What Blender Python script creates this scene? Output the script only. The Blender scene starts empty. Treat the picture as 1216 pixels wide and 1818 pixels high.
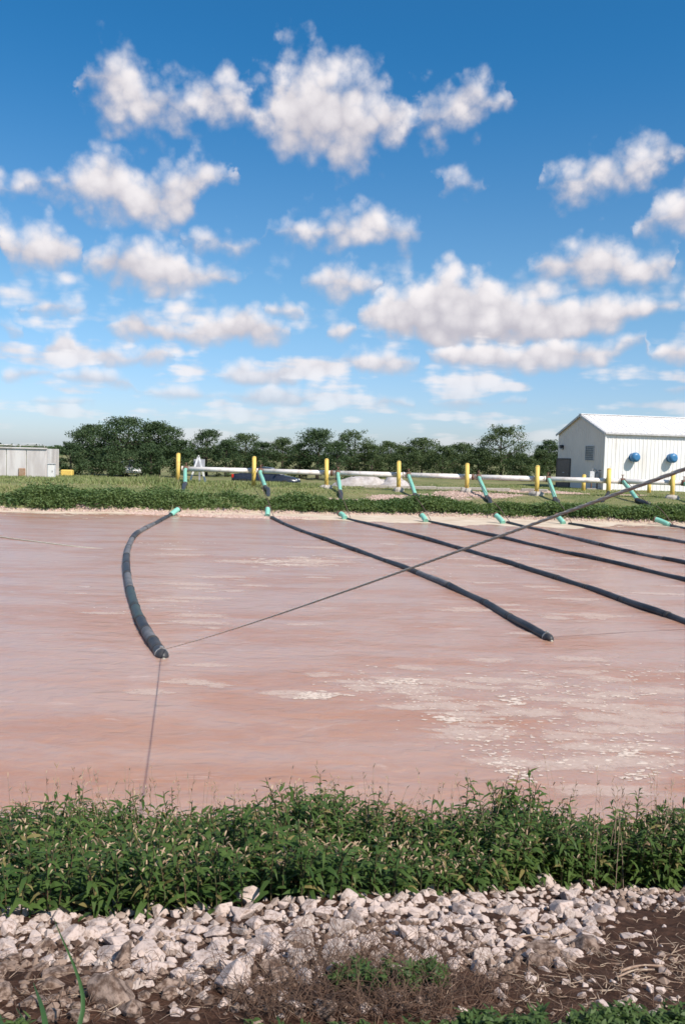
import bpy, math, random, time
_t0 = time.time()
import numpy as np
from mathutils import Vector, Matrix

random.seed(7)
RNG = np.random.default_rng(7)
scene = bpy.context.scene
COL = scene.collection

# ------------------------------------------------------------------ camera
PITCH, ROLL, FOC = math.radians(3.82), math.radians(1.5), 1515.0
CAM = Vector((0, 0, 3.0))
_f = Vector((0, math.cos(PITCH), -math.sin(PITCH)))
_r0 = Vector((1, 0, 0)); _u0 = _r0.cross(_f)
_r = _r0*math.cos(ROLL) + _u0*math.sin(ROLL)
_u = _u0*math.cos(ROLL) - _r0*math.sin(ROLL)
cd = bpy.data.cameras.new('camera'); cam = bpy.data.objects.new('camera', cd); COL.objects.link(cam)
cam.matrix_world = Matrix(((_r.x, _u.x, -_f.x, 0), (_r.y, _u.y, -_f.y, 0), (_r.z, _u.z, -_f.z, CAM.z), (0, 0, 0, 1)))
cd.sensor_fit = 'VERTICAL'; cd.sensor_height = 36; cd.sensor_width = 24; cd.lens = 36*FOC/1818
cd.clip_start = 0.05; cd.clip_end = 6000
scene.camera = cam

def ray(px, py):
    return (_f*FOC + _r*(px-608) - _u*(py-909)).normalized()
def atY(px, py, Y):
    d = ray(px, py); return CAM + d*(Y/d.y)
def atZ(px, py, z):
    d = ray(px, py); return CAM + d*((z-CAM.z)/d.z)
def onplane(px, py, p0, n):
    d = ray(px, py); return CAM + d*((p0-CAM).dot(n)/d.dot(n))

# ------------------------------------------------------------------ sun, view
SUN = Vector((.88, -.85, 1.29)).normalized()
sl = bpy.data.lights.new('sun', 'SUN'); sun = bpy.data.objects.new('sun', sl); COL.objects.link(sun)
sl.energy = 4.9; sl.angle = math.radians(.53); sl.color = (1, .93, .83)
sun.rotation_euler = (-SUN).to_track_quat('-Z', 'Y').to_euler(); sun.location = (20, -20, 40)
scene.view_settings.view_transform = 'Standard'; scene.view_settings.look = 'None'
scene.view_settings.exposure = 0.25; scene.view_settings.gamma = 1.0
scene.render.engine = 'CYCLES'
scene.cycles.filter_width = 1.6
scene.cycles.max_bounces = 6; scene.cycles.diffuse_bounces = 3; scene.cycles.transparent_max_bounces = 24
scene.cycles.use_denoising = True

# ------------------------------------------------------------------ world
SKY = 0.1
w = bpy.data.worlds.new('World'); scene.world = w; w.use_nodes = True
nt = w.node_tree; nt.nodes.clear()
def N(tree, typ, ins=None, **kw):
    n = tree.nodes.new(typ)
    for k, v in kw.items(): setattr(n, k, v)
    for k, v in (ins or {}).items():
        s = n.inputs[k]
        if hasattr(v, 'is_output'): tree.links.new(v, s)
        else: s.default_value = v
    return n
def M_(tree, op, a, b=None, c=None, clamp=False):
    d = {0: a}
    if b is not None: d[1] = b
    if c is not None: d[2] = c
    return N(tree, 'ShaderNodeMath', d, operation=op, use_clamp=clamp).outputs[0]
def SS(tree, v, a, b, lo=0.0, hi=1.0):
    return N(tree, 'ShaderNodeMapRange', {0: v, 1: a, 2: b, 3: lo, 4: hi}, interpolation_type='SMOOTHSTEP').outputs[0]
def MIXC(tree, f, a, b, bt='MIX'):
    n = tree.nodes.new('ShaderNodeMix'); n.data_type = 'RGBA'; n.blend_type = bt
    for i, v in ((0, f), (6, a), (7, b)):
        if hasattr(v, 'is_output'): tree.links.new(v, n.inputs[i])
        else: n.inputs[i].default_value = v
    return n.outputs[2]
def MIXF(tree, f, a, b):
    n = tree.nodes.new('ShaderNodeMix'); n.data_type = 'FLOAT'
    for i, v in ((0, f), (2, a), (3, b)):
        if hasattr(v, 'is_output'): tree.links.new(v, n.inputs[i])
        else: n.inputs[i].default_value = v
    return n.outputs[0]

# cumulus field: rows of clouds given as (x, top, base) outlines, turned into azimuth / elevation profiles
BANDS = [
 [[(132,160,165),(150,106,190),(190,88,214),(230,96,232),(270,124,246),(310,150,236),(350,150,226),(385,126,222),(430,138,220),(446,168,214)],
  [(436,176,214),(480,150,262),(515,92,276),(545,88,286),(575,110,294),(610,110,300),(640,130,292),(680,142,272),(700,178,256),(728,206,230)],
  [(735,200,226),(760,140,238),(785,148,242),(810,154,236),(835,128,226),(860,134,212),(885,158,198),(912,168,182)]],
 [[(0,310,342),(60,306,350),(110,302,350),(130,274,362),(190,262,386),(230,274,398),(260,300,410),(300,300,404),(330,286,394),(360,272,352),(395,290,330),(405,304,314)],
  [(782,322,328),(800,313,336),(830,313,338),(858,322,328)],
  [(966,322,332),(1005,296,372),(1050,282,352),(1080,274,346),(1130,246,340),(1160,252,324),(1192,262,286)]],
 [[(0,378,468),(30,405,484),(60,396,490),(100,396,490),(135,424,470),(148,440,456)],
  [(330,418,426),(360,412,448),(400,408,452),(450,420,450),(468,434,440)],
  [(484,404,410),(520,388,436),(560,386,440),(600,370,442),(640,372,438),(680,370,436),(700,368,446),(725,394,448),(766,412,424)],
  [(1124,410,416),(1160,346,420),(1190,334,422),(1240,300,424),(1300,330,400)]],
 [[(134,460,468),(190,424,508),(230,420,520),(300,428,526),(350,462,522),(400,464,512),(432,488,496)],
  [(532,508,514),(570,478,530),(610,454,528),(640,466,524),(660,486,516),(694,494,504)],
  [(930,484,492),(960,440,508),(1000,436,510),(1040,430,510),(1070,418,510),(1100,434,510),(1150,440,508),(1210,444,498)]],
 [[(46,545,548),(75,530,556),(100,523,558),(130,530,556),(152,545,549)],
  [(470,548,552),(495,534,566),(520,534,568),(544,548,556)],
  [(640,546,566),(690,500,600),(740,500,612),(775,466,618),(810,464,620),(830,490,622),(850,470,622),(875,500,622),(910,492,622),(940,518,618),(1000,518,612),(1100,518,590),(1195,522,548)]],
 [[(2,574,578),(20,563,596),(46,582,588)],
  [(188,584,590),(240,540,602),(280,560,606),(330,566,612),(380,558,616),(430,530,618),(470,552,614),(526,590,602)],
  [(572,582,588),(590,566,602),(620,564,602),(642,580,588)],
  [(752,620,628),(800,606,660),(880,600,664),(900,620,664),(960,592,662),(1010,600,660),(1060,612,654),(1140,588,604)],
  [(1160,630,640),(1190,600,650),(1260,596,652)]],
 [[(0,620,640),(30,618,642),(50,628,634)],
  [(66,626,634),(95,596,640),(120,584,642),(150,618,646),(190,604,650),(230,624,652),(280,606,650),(314,624,634)],
  [(390,660,666),(430,640,690),(480,652,692),(510,634,690),(550,660,672)],
  [(596,634,642),(630,618,662),(700,620,668),(742,640,650)]],
 [[(0,650,674),(50,646,676),(98,660,666)],
  [(100,662,670),(150,648,690),(220,660,694),(272,680,686)],
  [(245,694,698),(300,684,712),(340,682,714),(384,700,706)],
  [(398,700,706),(450,686,726),(520,684,728),(592,706,714)],
  [(612,718,722),(680,700,730),(738,714,720)],
  [(768,712,718),(820,698,730),(870,712,728),(932,702,712)],
  [(1178,690,694),(1200,678,700),(1250,682,700)]],
 [[(50,712,716),(110,700,722),(174,708,714)]],
]
AZR = math.radians(30)
tc = N(nt, 'ShaderNodeTexCoord').outputs['Generated']
xyz = N(nt, 'ShaderNodeSeparateXYZ', {0: tc})
az = M_(nt, 'ARCTAN2', xyz.outputs[0], xyz.outputs[1])
el = M_(nt, 'ARCSINE', xyz.outputs[2])
elc = SS(nt, el, 0.0, .45)
wn = N(nt, 'ShaderNodeTexNoise', {'Vector': tc, 'Scale': 32.0, 'Detail': 4.0, 'Roughness': .55})
fn = N(nt, 'ShaderNodeTexNoise', {'Vector': tc, 'Scale': 62.0, 'Detail': 6.0, 'Roughness': .62}).outputs[0]
vd = N(nt, 'ShaderNodeTexVoronoi', {'Vector': tc, 'Scale': 34.0, 'Detail': 1.0, 'Roughness': .5}, feature='F1').outputs['Distance']
fn = M_(nt, 'MULTIPLY_ADD', fn, .45, M_(nt, 'MULTIPLY_ADD', vd, -.75, .80))
wsep = N(nt, 'ShaderNodeSeparateColor', {0: wn.outputs['Color']})
wamp = M_(nt, 'MULTIPLY_ADD', elc, .070, .016)
az2 = M_(nt, 'MULTIPLY_ADD', M_(nt, 'SUBTRACT', wsep.outputs[0], .5), wamp, az)
el2 = M_(nt, 'MULTIPLY_ADD', M_(nt, 'SUBTRACT', wsep.outputs[1], .5), M_(nt, 'MULTIPLY', wamp, .8), el)
azn = M_(nt, 'MULTIPLY_ADD', az2, 1/(2*AZR), .5)
def azel(px, py):
    d = ray(px, py); return math.atan2(d.x, d.y), math.asin(d.z)
def curve(pts):
    n = nt.nodes.new('ShaderNodeFloatCurve')
    nt.links.new(azn, n.inputs['Value'])
    c = n.mapping.curves[0]
    pts = sorted(pts)
    c.points[0].location = pts[0]; c.points[1].location = pts[-1]
    for p in pts[1:-1]: c.points.new(*p)
    for p in c.points: p.handle_type = 'VECTOR'
    n.mapping.update()
    return n.outputs[0]
grid = np.linspace(-AZR, AZR, 110)
Dm = None
for band in BANDS:
    mid = np.mean([azel(x, (t+b)/2)[1] for cl in band for x, t, b in cl])
    T = np.full(len(grid), mid-.03); B = np.full(len(grid), mid+.03)
    for cl in band:
        ta = np.array([azel(x, t) for x, t, b in cl]); ba = np.array([azel(x, b) for x, t, b in cl])
        lo, hi = ta[0, 0], ta[-1, 0]
        m = (grid > lo-.004) & (grid < hi+.004)
        T[m] = np.interp(grid[m], ta[:, 0], ta[:, 1]); B[m] = np.interp(grid[m], ba[:, 0], ba[:, 1])
    gx = (grid+AZR)/(2*AZR)
    top = curve([(float(a), float(min(max(b+.05, 0), 1))) for a, b in zip(gx, T)])
    bot = curve([(float(a), float(min(max(b+.05, 0), 1))) for a, b in zip(gx, B)])
    e5 = M_(nt, 'ADD', el2, .05)
    dt = M_(nt, 'SUBTRACT', top, e5); db = M_(nt, 'SUBTRACT', e5, bot)
    d = M_(nt, 'MINIMUM', dt, db)
    s = M_(nt, 'DIVIDE', db, M_(nt, 'MAXIMUM', M_(nt, 'ADD', dt, db), .004))
    if Dm is None: Dm, S = d, s
    else:
        g = SS(nt, M_(nt, 'SUBTRACT', d, Dm), -.006, .006)
        S = MIXF(nt, g, S, s); Dm = M_(nt, 'MAXIMUM', Dm, d)
# the same kind of broken cumulus goes on round the rest of the sky
zz = M_(nt, 'ADD', M_(nt, 'MAXIMUM', xyz.outputs[2], 0.0), .16)
pv = N(nt, 'ShaderNodeCombineXYZ', {0: M_(nt, 'DIVIDE', xyz.outputs[0], zz), 1: M_(nt, 'DIVIDE', xyz.outputs[1], zz), 2: 0.3})
gn = N(nt, 'ShaderNodeTexNoise', {'Vector': pv.outputs[0], 'Scale': 2.6, 'Detail': 4.0, 'Roughness': .5}).outputs[0]
Dg = M_(nt, 'MULTIPLY', M_(nt, 'SUBTRACT', gn, .56), .28)
om = M_(nt, 'MAXIMUM', SS(nt, M_(nt, 'ABSOLUTE', az), math.radians(24), math.radians(27)), SS(nt, el, math.radians(28), math.radians(31)))
Dlow = M_(nt, 'MULTIPLY', M_(nt, 'SUBTRACT', gn, .525), .09)
Dlow = MIXF(nt, SS(nt, el, .18, .32), Dlow, -.05)
S = MIXF(nt, SS(nt, M_(nt, 'SUBTRACT', Dlow, Dm), -.006, .006), S, .75)
Dm = M_(nt, 'MAXIMUM', Dm, Dlow)
Dm = MIXF(nt, om, Dm, Dg); S = MIXF(nt, om, S, .6)
Dn = M_(nt, 'ADD', Dm, M_(nt, 'MULTIPLY', M_(nt, 'SUBTRACT', fn, .5), M_(nt, 'MULTIPLY_ADD', elc, .038, .012)))
soft = M_(nt, 'MULTIPLY_ADD', elc, .027, .009)
alpha = SS(nt, M_(nt, 'DIVIDE', Dn, soft), -.45, 1.0)
alpha = M_(nt, 'MULTIPLY', alpha, SS(nt, el, .008, .13, .35, .97))
shade = SS(nt, M_(nt, 'ADD', S, M_(nt, 'MULTIPLY', M_(nt, 'SUBTRACT', fn, .5), 0.9)), -.1, 1.05)
ccol = MIXC(nt, shade, (4.6, 4.4, 4.9, 1), (8.2, 7.8, 7.85, 1))
sky = N(nt, 'ShaderNodeTexSky', sky_type='NISHITA', sun_disc=False, sun_elevation=math.asin(SUN.z), sun_rotation=math.atan2(SUN.x, SUN.y), altitude=200, air_density=1.0, dust_density=.6, ozone_density=2.0)
tint = MIXC(nt, SS(nt, el, .0, .20), (.78, .90, 1.22, 1), (.66, .96, 1.12, 1))
tint = MIXC(nt, SS(nt, el, .12, .46), tint, (.20, .80, 1.14, 1))
skyc = MIXC(nt, 1.0, sky.outputs[0], tint, 'MULTIPLY')
bg = N(nt, 'ShaderNodeBackground', {'Color': MIXC(nt, alpha, skyc, ccol), 'Strength': SKY})
nt.links.new(bg.outputs[0], N(nt, 'ShaderNodeOutputWorld').inputs[0])
w.cycles.sampling_method = 'MANUAL'; w.cycles.sample_map_resolution = 512

# ------------------------------------------------------------------ materials
MATS = {}
def mat(name, col, col2=None, rough=.7, scale=6.0, bump=0.0, bscale=40.0, metal=0.0, spec=.5, detail=5.0, stretch=None, lo=.35, hi=.65, coords='Object'):
    m = bpy.data.materials.new(name); m.use_nodes = True; t = m.node_tree
    p = t.nodes['Principled BSDF']; p.inputs['Roughness'].default_value = rough; p.inputs['Metallic'].default_value = metal
    p.inputs['Specular IOR Level'].default_value = spec
    co = N(t, 'ShaderNodeTexCoord').outputs[coords]
    if stretch: co = N(t, 'ShaderNodeMapping', {'Vector': co, 'Scale': stretch}).outputs[0]
    nz = N(t, 'ShaderNodeTexNoise', {'Vector': co, 'Scale': scale, 'Detail': detail, 'Roughness': .6}).outputs[0]
    c2 = col2 or tuple(c*.72 for c in col)
    c = MIXC(t, SS(t, nz, lo, hi), (*c2, 1), (*col, 1))
    t.links.new(c, p.inputs['Base Color'])
    if bump:
        b = N(t, 'ShaderNodeTexNoise', {'Vector': co, 'Scale': bscale, 'Detail': 6.0}).outputs[0]
        t.links.new(N(t, 'ShaderNodeBump', {'Height': b, 'Strength': bump, 'Distance': .02}).outputs[0], p.inputs['Normal'])
    MATS[name] = m; return m
def leafmat(name, c1, c2, c3=None, trans=.3, rough=.45, scale=1.5):
    m = bpy.data.materials.new(name); m.use_nodes = True; t = m.node_tree
    p = t.nodes['Principled BSDF']; p.inputs['Roughness'].default_value = rough; p.inputs['Specular IOR Level'].default_value = .15
    g = N(t, 'ShaderNodeNewGeometry')
    co = N(t, 'ShaderNodeTexCoord').outputs['Object']
    nz = N(t, 'ShaderNodeTexNoise', {'Vector': co, 'Scale': scale, 'Detail': 3.0}).outputs[0]
    f = M_(t, 'MULTIPLY_ADD', g.outputs['Random Per Island'], .6, M_(t, 'MULTIPLY', SS(t, nz, .3, .7), .4))
    c = MIXC(t, f, (*c1, 1), (*c2, 1))
    if c3: c = MIXC(t, M_(t, 'GREATER_THAN', g.outputs['Random Per Island'], .93), c, (*c3, 1))
    t.links.new(c, p.inputs['Base Color'])
    tr = N(t, 'ShaderNodeBsdfTranslucent', {'Color': MIXC(t, 1.0, c, (1.25, 1.35, .6, 1), 'MULTIPLY')})
    mx = N(t, 'ShaderNodeMixShader', {0: trans, 1: p.outputs[0], 2: tr.outputs[0]})
    t.links.new(mx.outputs[0], t.nodes['Material Output'].inputs[0])
    MATS[name] = m; return m

mat('yellow_paint', (.72, .50, .12), (.50, .32, .10), rough=.6, scale=4, lo=.25, hi=.52)
mat('white_pipe', (.80, .74, .70), (.55, .46, .41), rough=.55, scale=2.2, lo=.28, hi=.55)
mat('rust', (.22, .11, .07), (.10, .06, .05), rough=.8, scale=12)
mat('mint', (.22, .52, .41), (.20, .36, .27), rough=.5, scale=3.5, lo=.28, hi=.5)
mat('black_rubber', (.022, .024, .028), (.045, .045, .05), rough=.45, scale=7)
mat('tube_black', (.020, .021, .025), (.055, .052, .054), spec=.35, rough=.45, scale=2.2, bump=.25, bscale=30)
mat('tube_muddy', (.17, .16, .16), (.08, .08, .085), rough=.55, scale=5, bump=.25, bscale=30)
mat('tube_algae', (.045, .075, .06), (.04, .045, .05), rough=.5, scale=6, bump=.25, bscale=30)
mat('strap', (.03, .03, .032), (.06, .055, .05), rough=.6)
mat('clamp_metal', (.55, .54, .52), (.35, .33, .31), rough=.4, metal=.6)
mat('rope_tan', (.78, .63, .49), (.62, .48, .37), rough=.9, scale=60)
mat('rope_pale', (.55, .50, .40), (.4, .36, .28), rough=.9, scale=30)
mat('rope_green', (.22, .24, .12), (.15, .16, .08), rough=.9, scale=30)
mat('rope_dark', (.16, .09, .07), (.10, .06, .05), rough=.9, scale=30)
mat('concrete', (.48, .43, .38), (.36, .31, .27), rough=.9, scale=8, bump=.4, bscale=25)
mat('wall_white', (.81, .78, .75), (.68, .63, .58), rough=.45, scale=1.6, stretch=(1, 1, .18), lo=.25, hi=.5)
mat('wall_gable_warmed', (.84, .72, .64), (.79, .675, .60), rough=.55, scale=.8)  # wall white, warmed in the colour to offset blue sky fill in shade
mat('roof_white', (.83, .80, .78), (.70, .66, .63), rough=.4, scale=.9, lo=.25, hi=.55)
mat('trim', (.62, .60, .60), rough=.5)
mat('door_brown', (.19, .13, .11), (.15, .105, .09), rough=.5)
mat('dark_frame', (.07, .055, .05), rough=.5)
mat('louver', (.22, .22, .23), (.17, .17, .18), rough=.5)
mat('vent_blue', (.05, .20, .40), (.04, .16, .33), rough=.4)
mat('lamp_dark', (.03, .03, .035), rough=.4)
mat('lamp_glass', (.6, .6, .6), rough=.2)
mat('meter_grey', (.35, .35, .36), (.25, .25, .26), rough=.5)
mat('tank_wall', (.70, .66, .64), (.52, .47, .45), rough=.7, scale=1.3, stretch=(1, 1, .25))
mat('tank_rust', (.34, .19, .11), (.40, .28, .2), rough=.8)
mat('aframe_white', (.78, .77, .78), rough=.5)
mat('panel_grey', (.42, .42, .46), rough=.6)
mat('car_dark', (.025, .03, .045), rough=.25, spec=.6)
mat('car_white', (.75, .74, .73), rough=.3)
mat('glass_dark', (.03, .035, .04), rough=.08, spec=.8)
mat('tyre', (.02, .02, .02), rough=.85)
mat('rim', (.4, .4, .42), rough=.35, metal=.7)
mat('tail_red', (.60, .03, .015), rough=.25)
mat('head_clear', (.8, .8, .8), rough=.15)
mat('chrome', (.7, .7, .72), rough=.25, metal=.9)
mat('tarp', (.52, .47, .45), (.38, .33, .30), rough=.7, scale=3, bump=.4, bscale=8)
mat('bark', (.10, .075, .055), (.05, .04, .03), rough=.9, scale=8)
def foammat(name, col, col2, amax, nscale):
    m = mat(name, col, col2, rough=.9, scale=20); t = m.node_tree; p = t.nodes['Principled BSDF']
    e = N(t, 'ShaderNodeAttribute', attribute_name='edge').outputs['Fac']; co = N(t, 'ShaderNodeTexCoord').outputs['Object']
    nz = N(t, 'ShaderNodeTexNoise', {'Vector': co, 'Scale': nscale, 'Detail': 5.0, 'Roughness': .65}).outputs[0]
    a = SS(t, M_(t, 'MULTIPLY_ADD', M_(t, 'SUBTRACT', nz, .5), 1.5, e), .12, .95, 0.0, amax)
    mx = N(t, 'ShaderNodeMixShader', {0: a, 1: N(t, 'ShaderNodeBsdfTransparent').outputs[0], 2: p.outputs[0]})
    t.links.new(mx.outputs[0], t.nodes['Material Output'].inputs[0])
foammat('foam_soft', (.70, .58, .50), (.58, .45, .37), .95, 26)
foammat('foam_veil', (.68, .53, .46), (.60, .45, .38), .55, 7)
foammat('scum_soft', (.68, .56, .44), (.52, .40, .29), .95, 7)
mat('scum', (.66, .55, .43), (.50, .38, .27), rough=.85, scale=2.2, bump=.4, bscale=18, stretch=(.4, 1, 1))
mat('rock', (.51, .405, .36), (.24, .16, .122), rough=.9, scale=3.5, bump=.3, bscale=10, lo=.30, hi=.52)
mat('rock_grey', (.46, .38, .34), (.26, .19, .16), rough=.9, scale=6, bump=.25, bscale=14)
mat('rock_muddy', (.30, .215, .17), (.085, .048, .032), rough=.95, scale=3, bump=.3, bscale=14)
mat('gravel_far', (.56, .42, .36), (.40, .27, .22), rough=.95, scale=5)
mat('dry_stem', (.17, .10, .065), (.09, .05, .035), rough=.9, scale=30)
mat('straw', (.45, .34, .25), (.28, .18, .13), rough=.9, scale=20)
mat('stem_green', (.09, .10, .04), (.12, .07, .04), rough=.7, scale=8)
mat('hill_wood', (.035, .05, .04), (.02, .032, .028), rough=1.0, scale=.06)
leafmat('weed_leaf', (.040, .085, .024), (.110, .165, .042), (.24, .20, .08), trans=.32, rough=.5, scale=2.5)
mat('flower', (.42, .32, .20), (.32, .20, .13), rough=.8, scale=20)
leafmat('far_weed', (.065, .125, .045), (.19, .245, .095), trans=.25, scale=.8)
leafmat('far_grass', (.17, .225, .08), (.34, .345, .155), (.40, .33, .21), trans=.25, scale=.5)
leafmat('small_weed', (.045, .085, .028), (.095, .140, .042), trans=.25)
leafmat('blade_green', (.05, .11, .04), (.07, .14, .05), trans=.3)
leafmat('tree_leaf', (.036, .064, .030), (.090, .130, .056), trans=.22, rough=.55, scale=.6)
leafmat('tree_leaf_light', (.055, .085, .038), (.12, .155, .068), trans=.25, rough=.55, scale=.6)

# ------------------------------------------------------------------ mesh helpers
def link(name, me, m=None, parent=None):
    o = bpy.data.objects.new(name, me); COL.objects.link(o)
    if m is not None and me is not None and len(me.materials) == 0:
        for k in (m if isinstance(m, (list, tuple)) else [m]): me.materials.append(MATS[k])
    if parent is not None: o.parent = parent
    return o
def tag(o, label=None, cat=None, group=None, kind=None):
    for k, v in (('label', label), ('category', cat), ('group', group), ('kind', kind)):
        if v: o[k] = v
    return o
def empty(name, loc=(0, 0, 0), rz=0.0, **kw):
    o = bpy.data.objects.new(name, None); COL.objects.link(o); o.location = loc; o.rotation_euler = (0, 0, rz)
    o.empty_display_size = .2
    return tag(o, **kw)
def npmesh(name, V, F, mi=None, smooth=False):
    V = np.asarray(V, np.float32); F = np.asarray(F, np.int32); k = F.shape[1]
    me = bpy.data.meshes.new(name); me.vertices.add(len(V)); me.vertices.foreach_set('co', V.ravel())
    me.loops.add(F.size); me.loops.foreach_set('vertex_index', F.ravel())
    me.polygons.add(len(F)); me.polygons.foreach_set('loop_start', np.arange(0, F.size, k, dtype=np.int32))
    if mi is not None: me.polygons.foreach_set('material_index', np.asarray(mi, np.int32))
    me.polygons.foreach_set('use_smooth', np.full(len(F), smooth, bool))
    me.update(calc_edges=True); me.validate(); return me

def catmull(P, n):
    P = [Vector(p) for p in P]
    if len(P) == 2: return [P[0].lerp(P[1], i/n) for i in range(n+1)]
    Q = [P[0]*2-P[1]] + P + [P[-1]*2-P[-2]]
    out = []
    seg = len(P)-1
    for i in range(n+1):
        u = i/n*seg; k = min(int(u), seg-1); t = u-k
        a, b, c, d = Q[k:k+4]
        out.append(.5*((2*b)+(c-a)*t+(2*a-5*b+4*c-d)*t*t+(3*b-a-3*c+d)*t**3))
    return out
class MB:
    def __init__(s): s.v = []; s.f = []; s.sm = []
    def add(s, vs, fs, smooth=False):
        b = len(s.v); s.v += [tuple(v) for v in vs]; s.f += [[i+b for i in f] for f in fs]; s.sm += [smooth]*len(fs); return s
    def box(s, c, d, ax=None, bev=0.0):
        c = Vector(c); X, Y, Z = ax or (Vector((1,0,0)), Vector((0,1,0)), Vector((0,0,1)))
        hx, hy, hz = d[0]/2, d[1]/2, d[2]/2
        if bev <= 0:
            P = [c+X*(hx*i)+Y*(hy*j)+Z*(hz*k) for k in (-1,1) for j in (-1,1) for i in (-1,1)]
            return s.add(P, [(0,2,3,1),(4,5,7,6),(0,1,5,4),(2,6,7,3),(0,4,6,2),(1,3,7,5)])
        oct_ = [(1,-1),(1,1),(-1,1),(-1,-1)]
        def ring(z, ins):
            a = []
            for i, j in [(1,-1),(1,1),(-1,1),(-1,-1)]:
                pts = [(i*(hx-ins), j*(hy-ins-bev)), (i*(hx-ins-bev), j*(hy-ins))]
                if i*j > 0: pass
                else: pts = pts[::-1]
                a += pts
            return [c+X*p[0]+Y*p[1]+Z*z for p in a]
        R = [ring(-hz, bev), ring(-hz+bev, 0), ring(hz-bev, 0), ring(hz, bev)]
        P = sum(R, []); F = [tuple(range(7, -1, -1)), tuple(range(24, 32))]
        for k in range(3):
            for i in range(8): F.append((k*8+i, k*8+(i+1)%8, k*8+8+(i+1)%8, k*8+8+i))
        return s.add(P, F)
    def tube(s, P, r, sides=12, cap=True, smooth=True):
        P = [Vector(p) for p in P]; n = len(P)
        rs = r if isinstance(r, (list, tuple)) else [r]*n
        T = [(P[min(i+1, n-1)]-P[max(i-1, 0)]).normalized() for i in range(n)]
        a = Vector((0, 0, 1)) if abs(T[0].z) < .9 else Vector((1, 0, 0))
        Nn = T[0].cross(a).normalized(); vs = []; fs = []
        for i in range(n):
            Nn = (Nn - T[i]*Nn.dot(T[i])).normalized(); Bb = T[i].cross(Nn)
            for k in range(sides):
                t = 2*math.pi*k/sides; vs.append(P[i]+(Nn*math.cos(t)+Bb*math.sin(t))*rs[i])
        for i in range(n-1):
            for k in range(sides):
                k2 = (k+1) % sides; fs.append((i*sides+k, i*sides+k2, (i+1)*sides+k2, (i+1)*sides+k))
        s.add(vs, fs, smooth)
        if cap:
            b = len(s.v)-len(vs)
            s.f += [[b+k for k in range(sides-1, -1, -1)], [b+(n-1)*sides+k for k in range(sides)]]; s.sm += [False, False]
        return s
    def poly(s, P): return s.add(P, [tuple(range(len(P)))])
    def build(s, name, m, parent=None):
        me = bpy.data.meshes.new(name); me.from_pydata(s.v, [], s.f); me.polygons.foreach_set('use_smooth', s.sm); me.update()
        return link(name, me, m, parent)

# value noise in numpy for relief and placement
def _h(i, j, k=0):
    n = (i*374761393 + j*668265263 + k*2147483647) & 0xffffffff
    n = ((n ^ (n >> 13))*1274126177) & 0xffffffff
    return ((n ^ (n >> 16)) & 0xffff)/65535.0
def vnoise(x, y, k=0):
    x = np.asarray(x, float); y = np.asarray(y, float)
    i = np.floor(x).astype(np.int64); j = np.floor(y).astype(np.int64); u = x-i; v = y-j
    u = u*u*(3-2*u); v = v*v*(3-2*v)
    return (_h(i, j, k)*(1-u)+_h(i+1, j, k)*u)*(1-v)+(_h(i, j+1, k)*(1-u)+_h(i+1, j+1, k)*u)*v
def fbm(x, y, o=4, k=0):
    s = 0; a = .5
    for q in range(o): s = s+a*vnoise(x*2**q, y*2**q, k+q); a *= .5
    return s/(1-.5**o)
def sst(a, b, x):
    t = np.clip((np.asarray(x, float)-a)/(b-a), 0, 1); return t*t*(3-2*t)

# ------------------------------------------------------------------ ground
def shoreY(X): return np.interp(X, [-45, -14, -4, 4, 17, 45], [39.2, 39.8, 42.2, 43.6, 42.0, 41.5])
def rowY(X): return 51.1-.095*np.asarray(X, float)          # line of the bollards
def ground_z(X, Y, fine=True):
    X = np.asarray(X, float); Y = np.asarray(Y, float)
    wob = (fbm(X*.5+3, Y*0+1.7, 3, 5)-.5)*.5
    zn = np.interp(Y+wob, [-40, 2.2, 2.5, 7.8, 9.0], [1.4, 1.4, 1.34, -.58, -1.2])
    t = Y-shoreY(X)-(fbm(X*.35, Y*0+.3, 3, 9)-.5)*1.0
    zf = np.interp(t, [-4, -.3, 0, 1.0, 2.6, 4.2, 7.5, 9.0], [-1.2, -.12, .02, .42, .62, .72, .98, 1.0])
    dip = sst(54.5, 58.5, Y)*(1-sst(1, 6, X))*.40
    zf = zf-dip + sst(44, 47, Y)*(fbm(X*.3, Y*.3, 3, 21)-.5)*.16
    zf = np.where(Y > 120, zf + sst(120, 400, Y)*(fbm(X*.004, Y*.004, 3, 2)-.45)*3.0, zf)
    zs = (np.abs(X)-47)*.4; zs = np.clip(zs, -1.2, 1.1)
    z = np.maximum(np.maximum(zn, zf), np.where((Y > 2) & (Y < 60), zs, -1.2))
    if fine:
        near = (Y < 8) & (np.abs(X) < 6)
        z = z + np.where(near, (fbm(X*6, Y*6, 4, 3)-.5)*.06, (fbm(X*1.2, Y*1.2, 3, 4)-.5)*.06)
    return z
xs = np.unique(np.round(np.concatenate([np.arange(-3.3, 3.31, .055), np.arange(-34, 34.1, .5), [-3000, -1500, -800, -400, -200, -120, -80, -60, -50, -47, -45, -42, -38, 38, 42, 45, 47, 50, 60, 80, 120, 200, 400, 800, 1500, 3000]]), 3))
ys = np.unique(np.round(np.concatenate([[-600, -200, -60, -20, -6, -2, 0, 1.0], np.arange(1.5, 7.0, .055), np.arange(7, 39, 2.0), np.arange(38.5, 56, .22), np.arange(56, 72, 1.0), [75, 80, 88, 100, 120, 150, 200, 260, 330, 400, 600, 1000, 1800, 3500]]), 3))
GX, GY = np.meshgrid(xs, ys); GZ = ground_z(GX, GY)
nx, ny = len(xs), len(ys)
import bisect
_xl, _yl, _zl = xs.tolist(), ys.tolist(), GZ.tolist()
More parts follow.
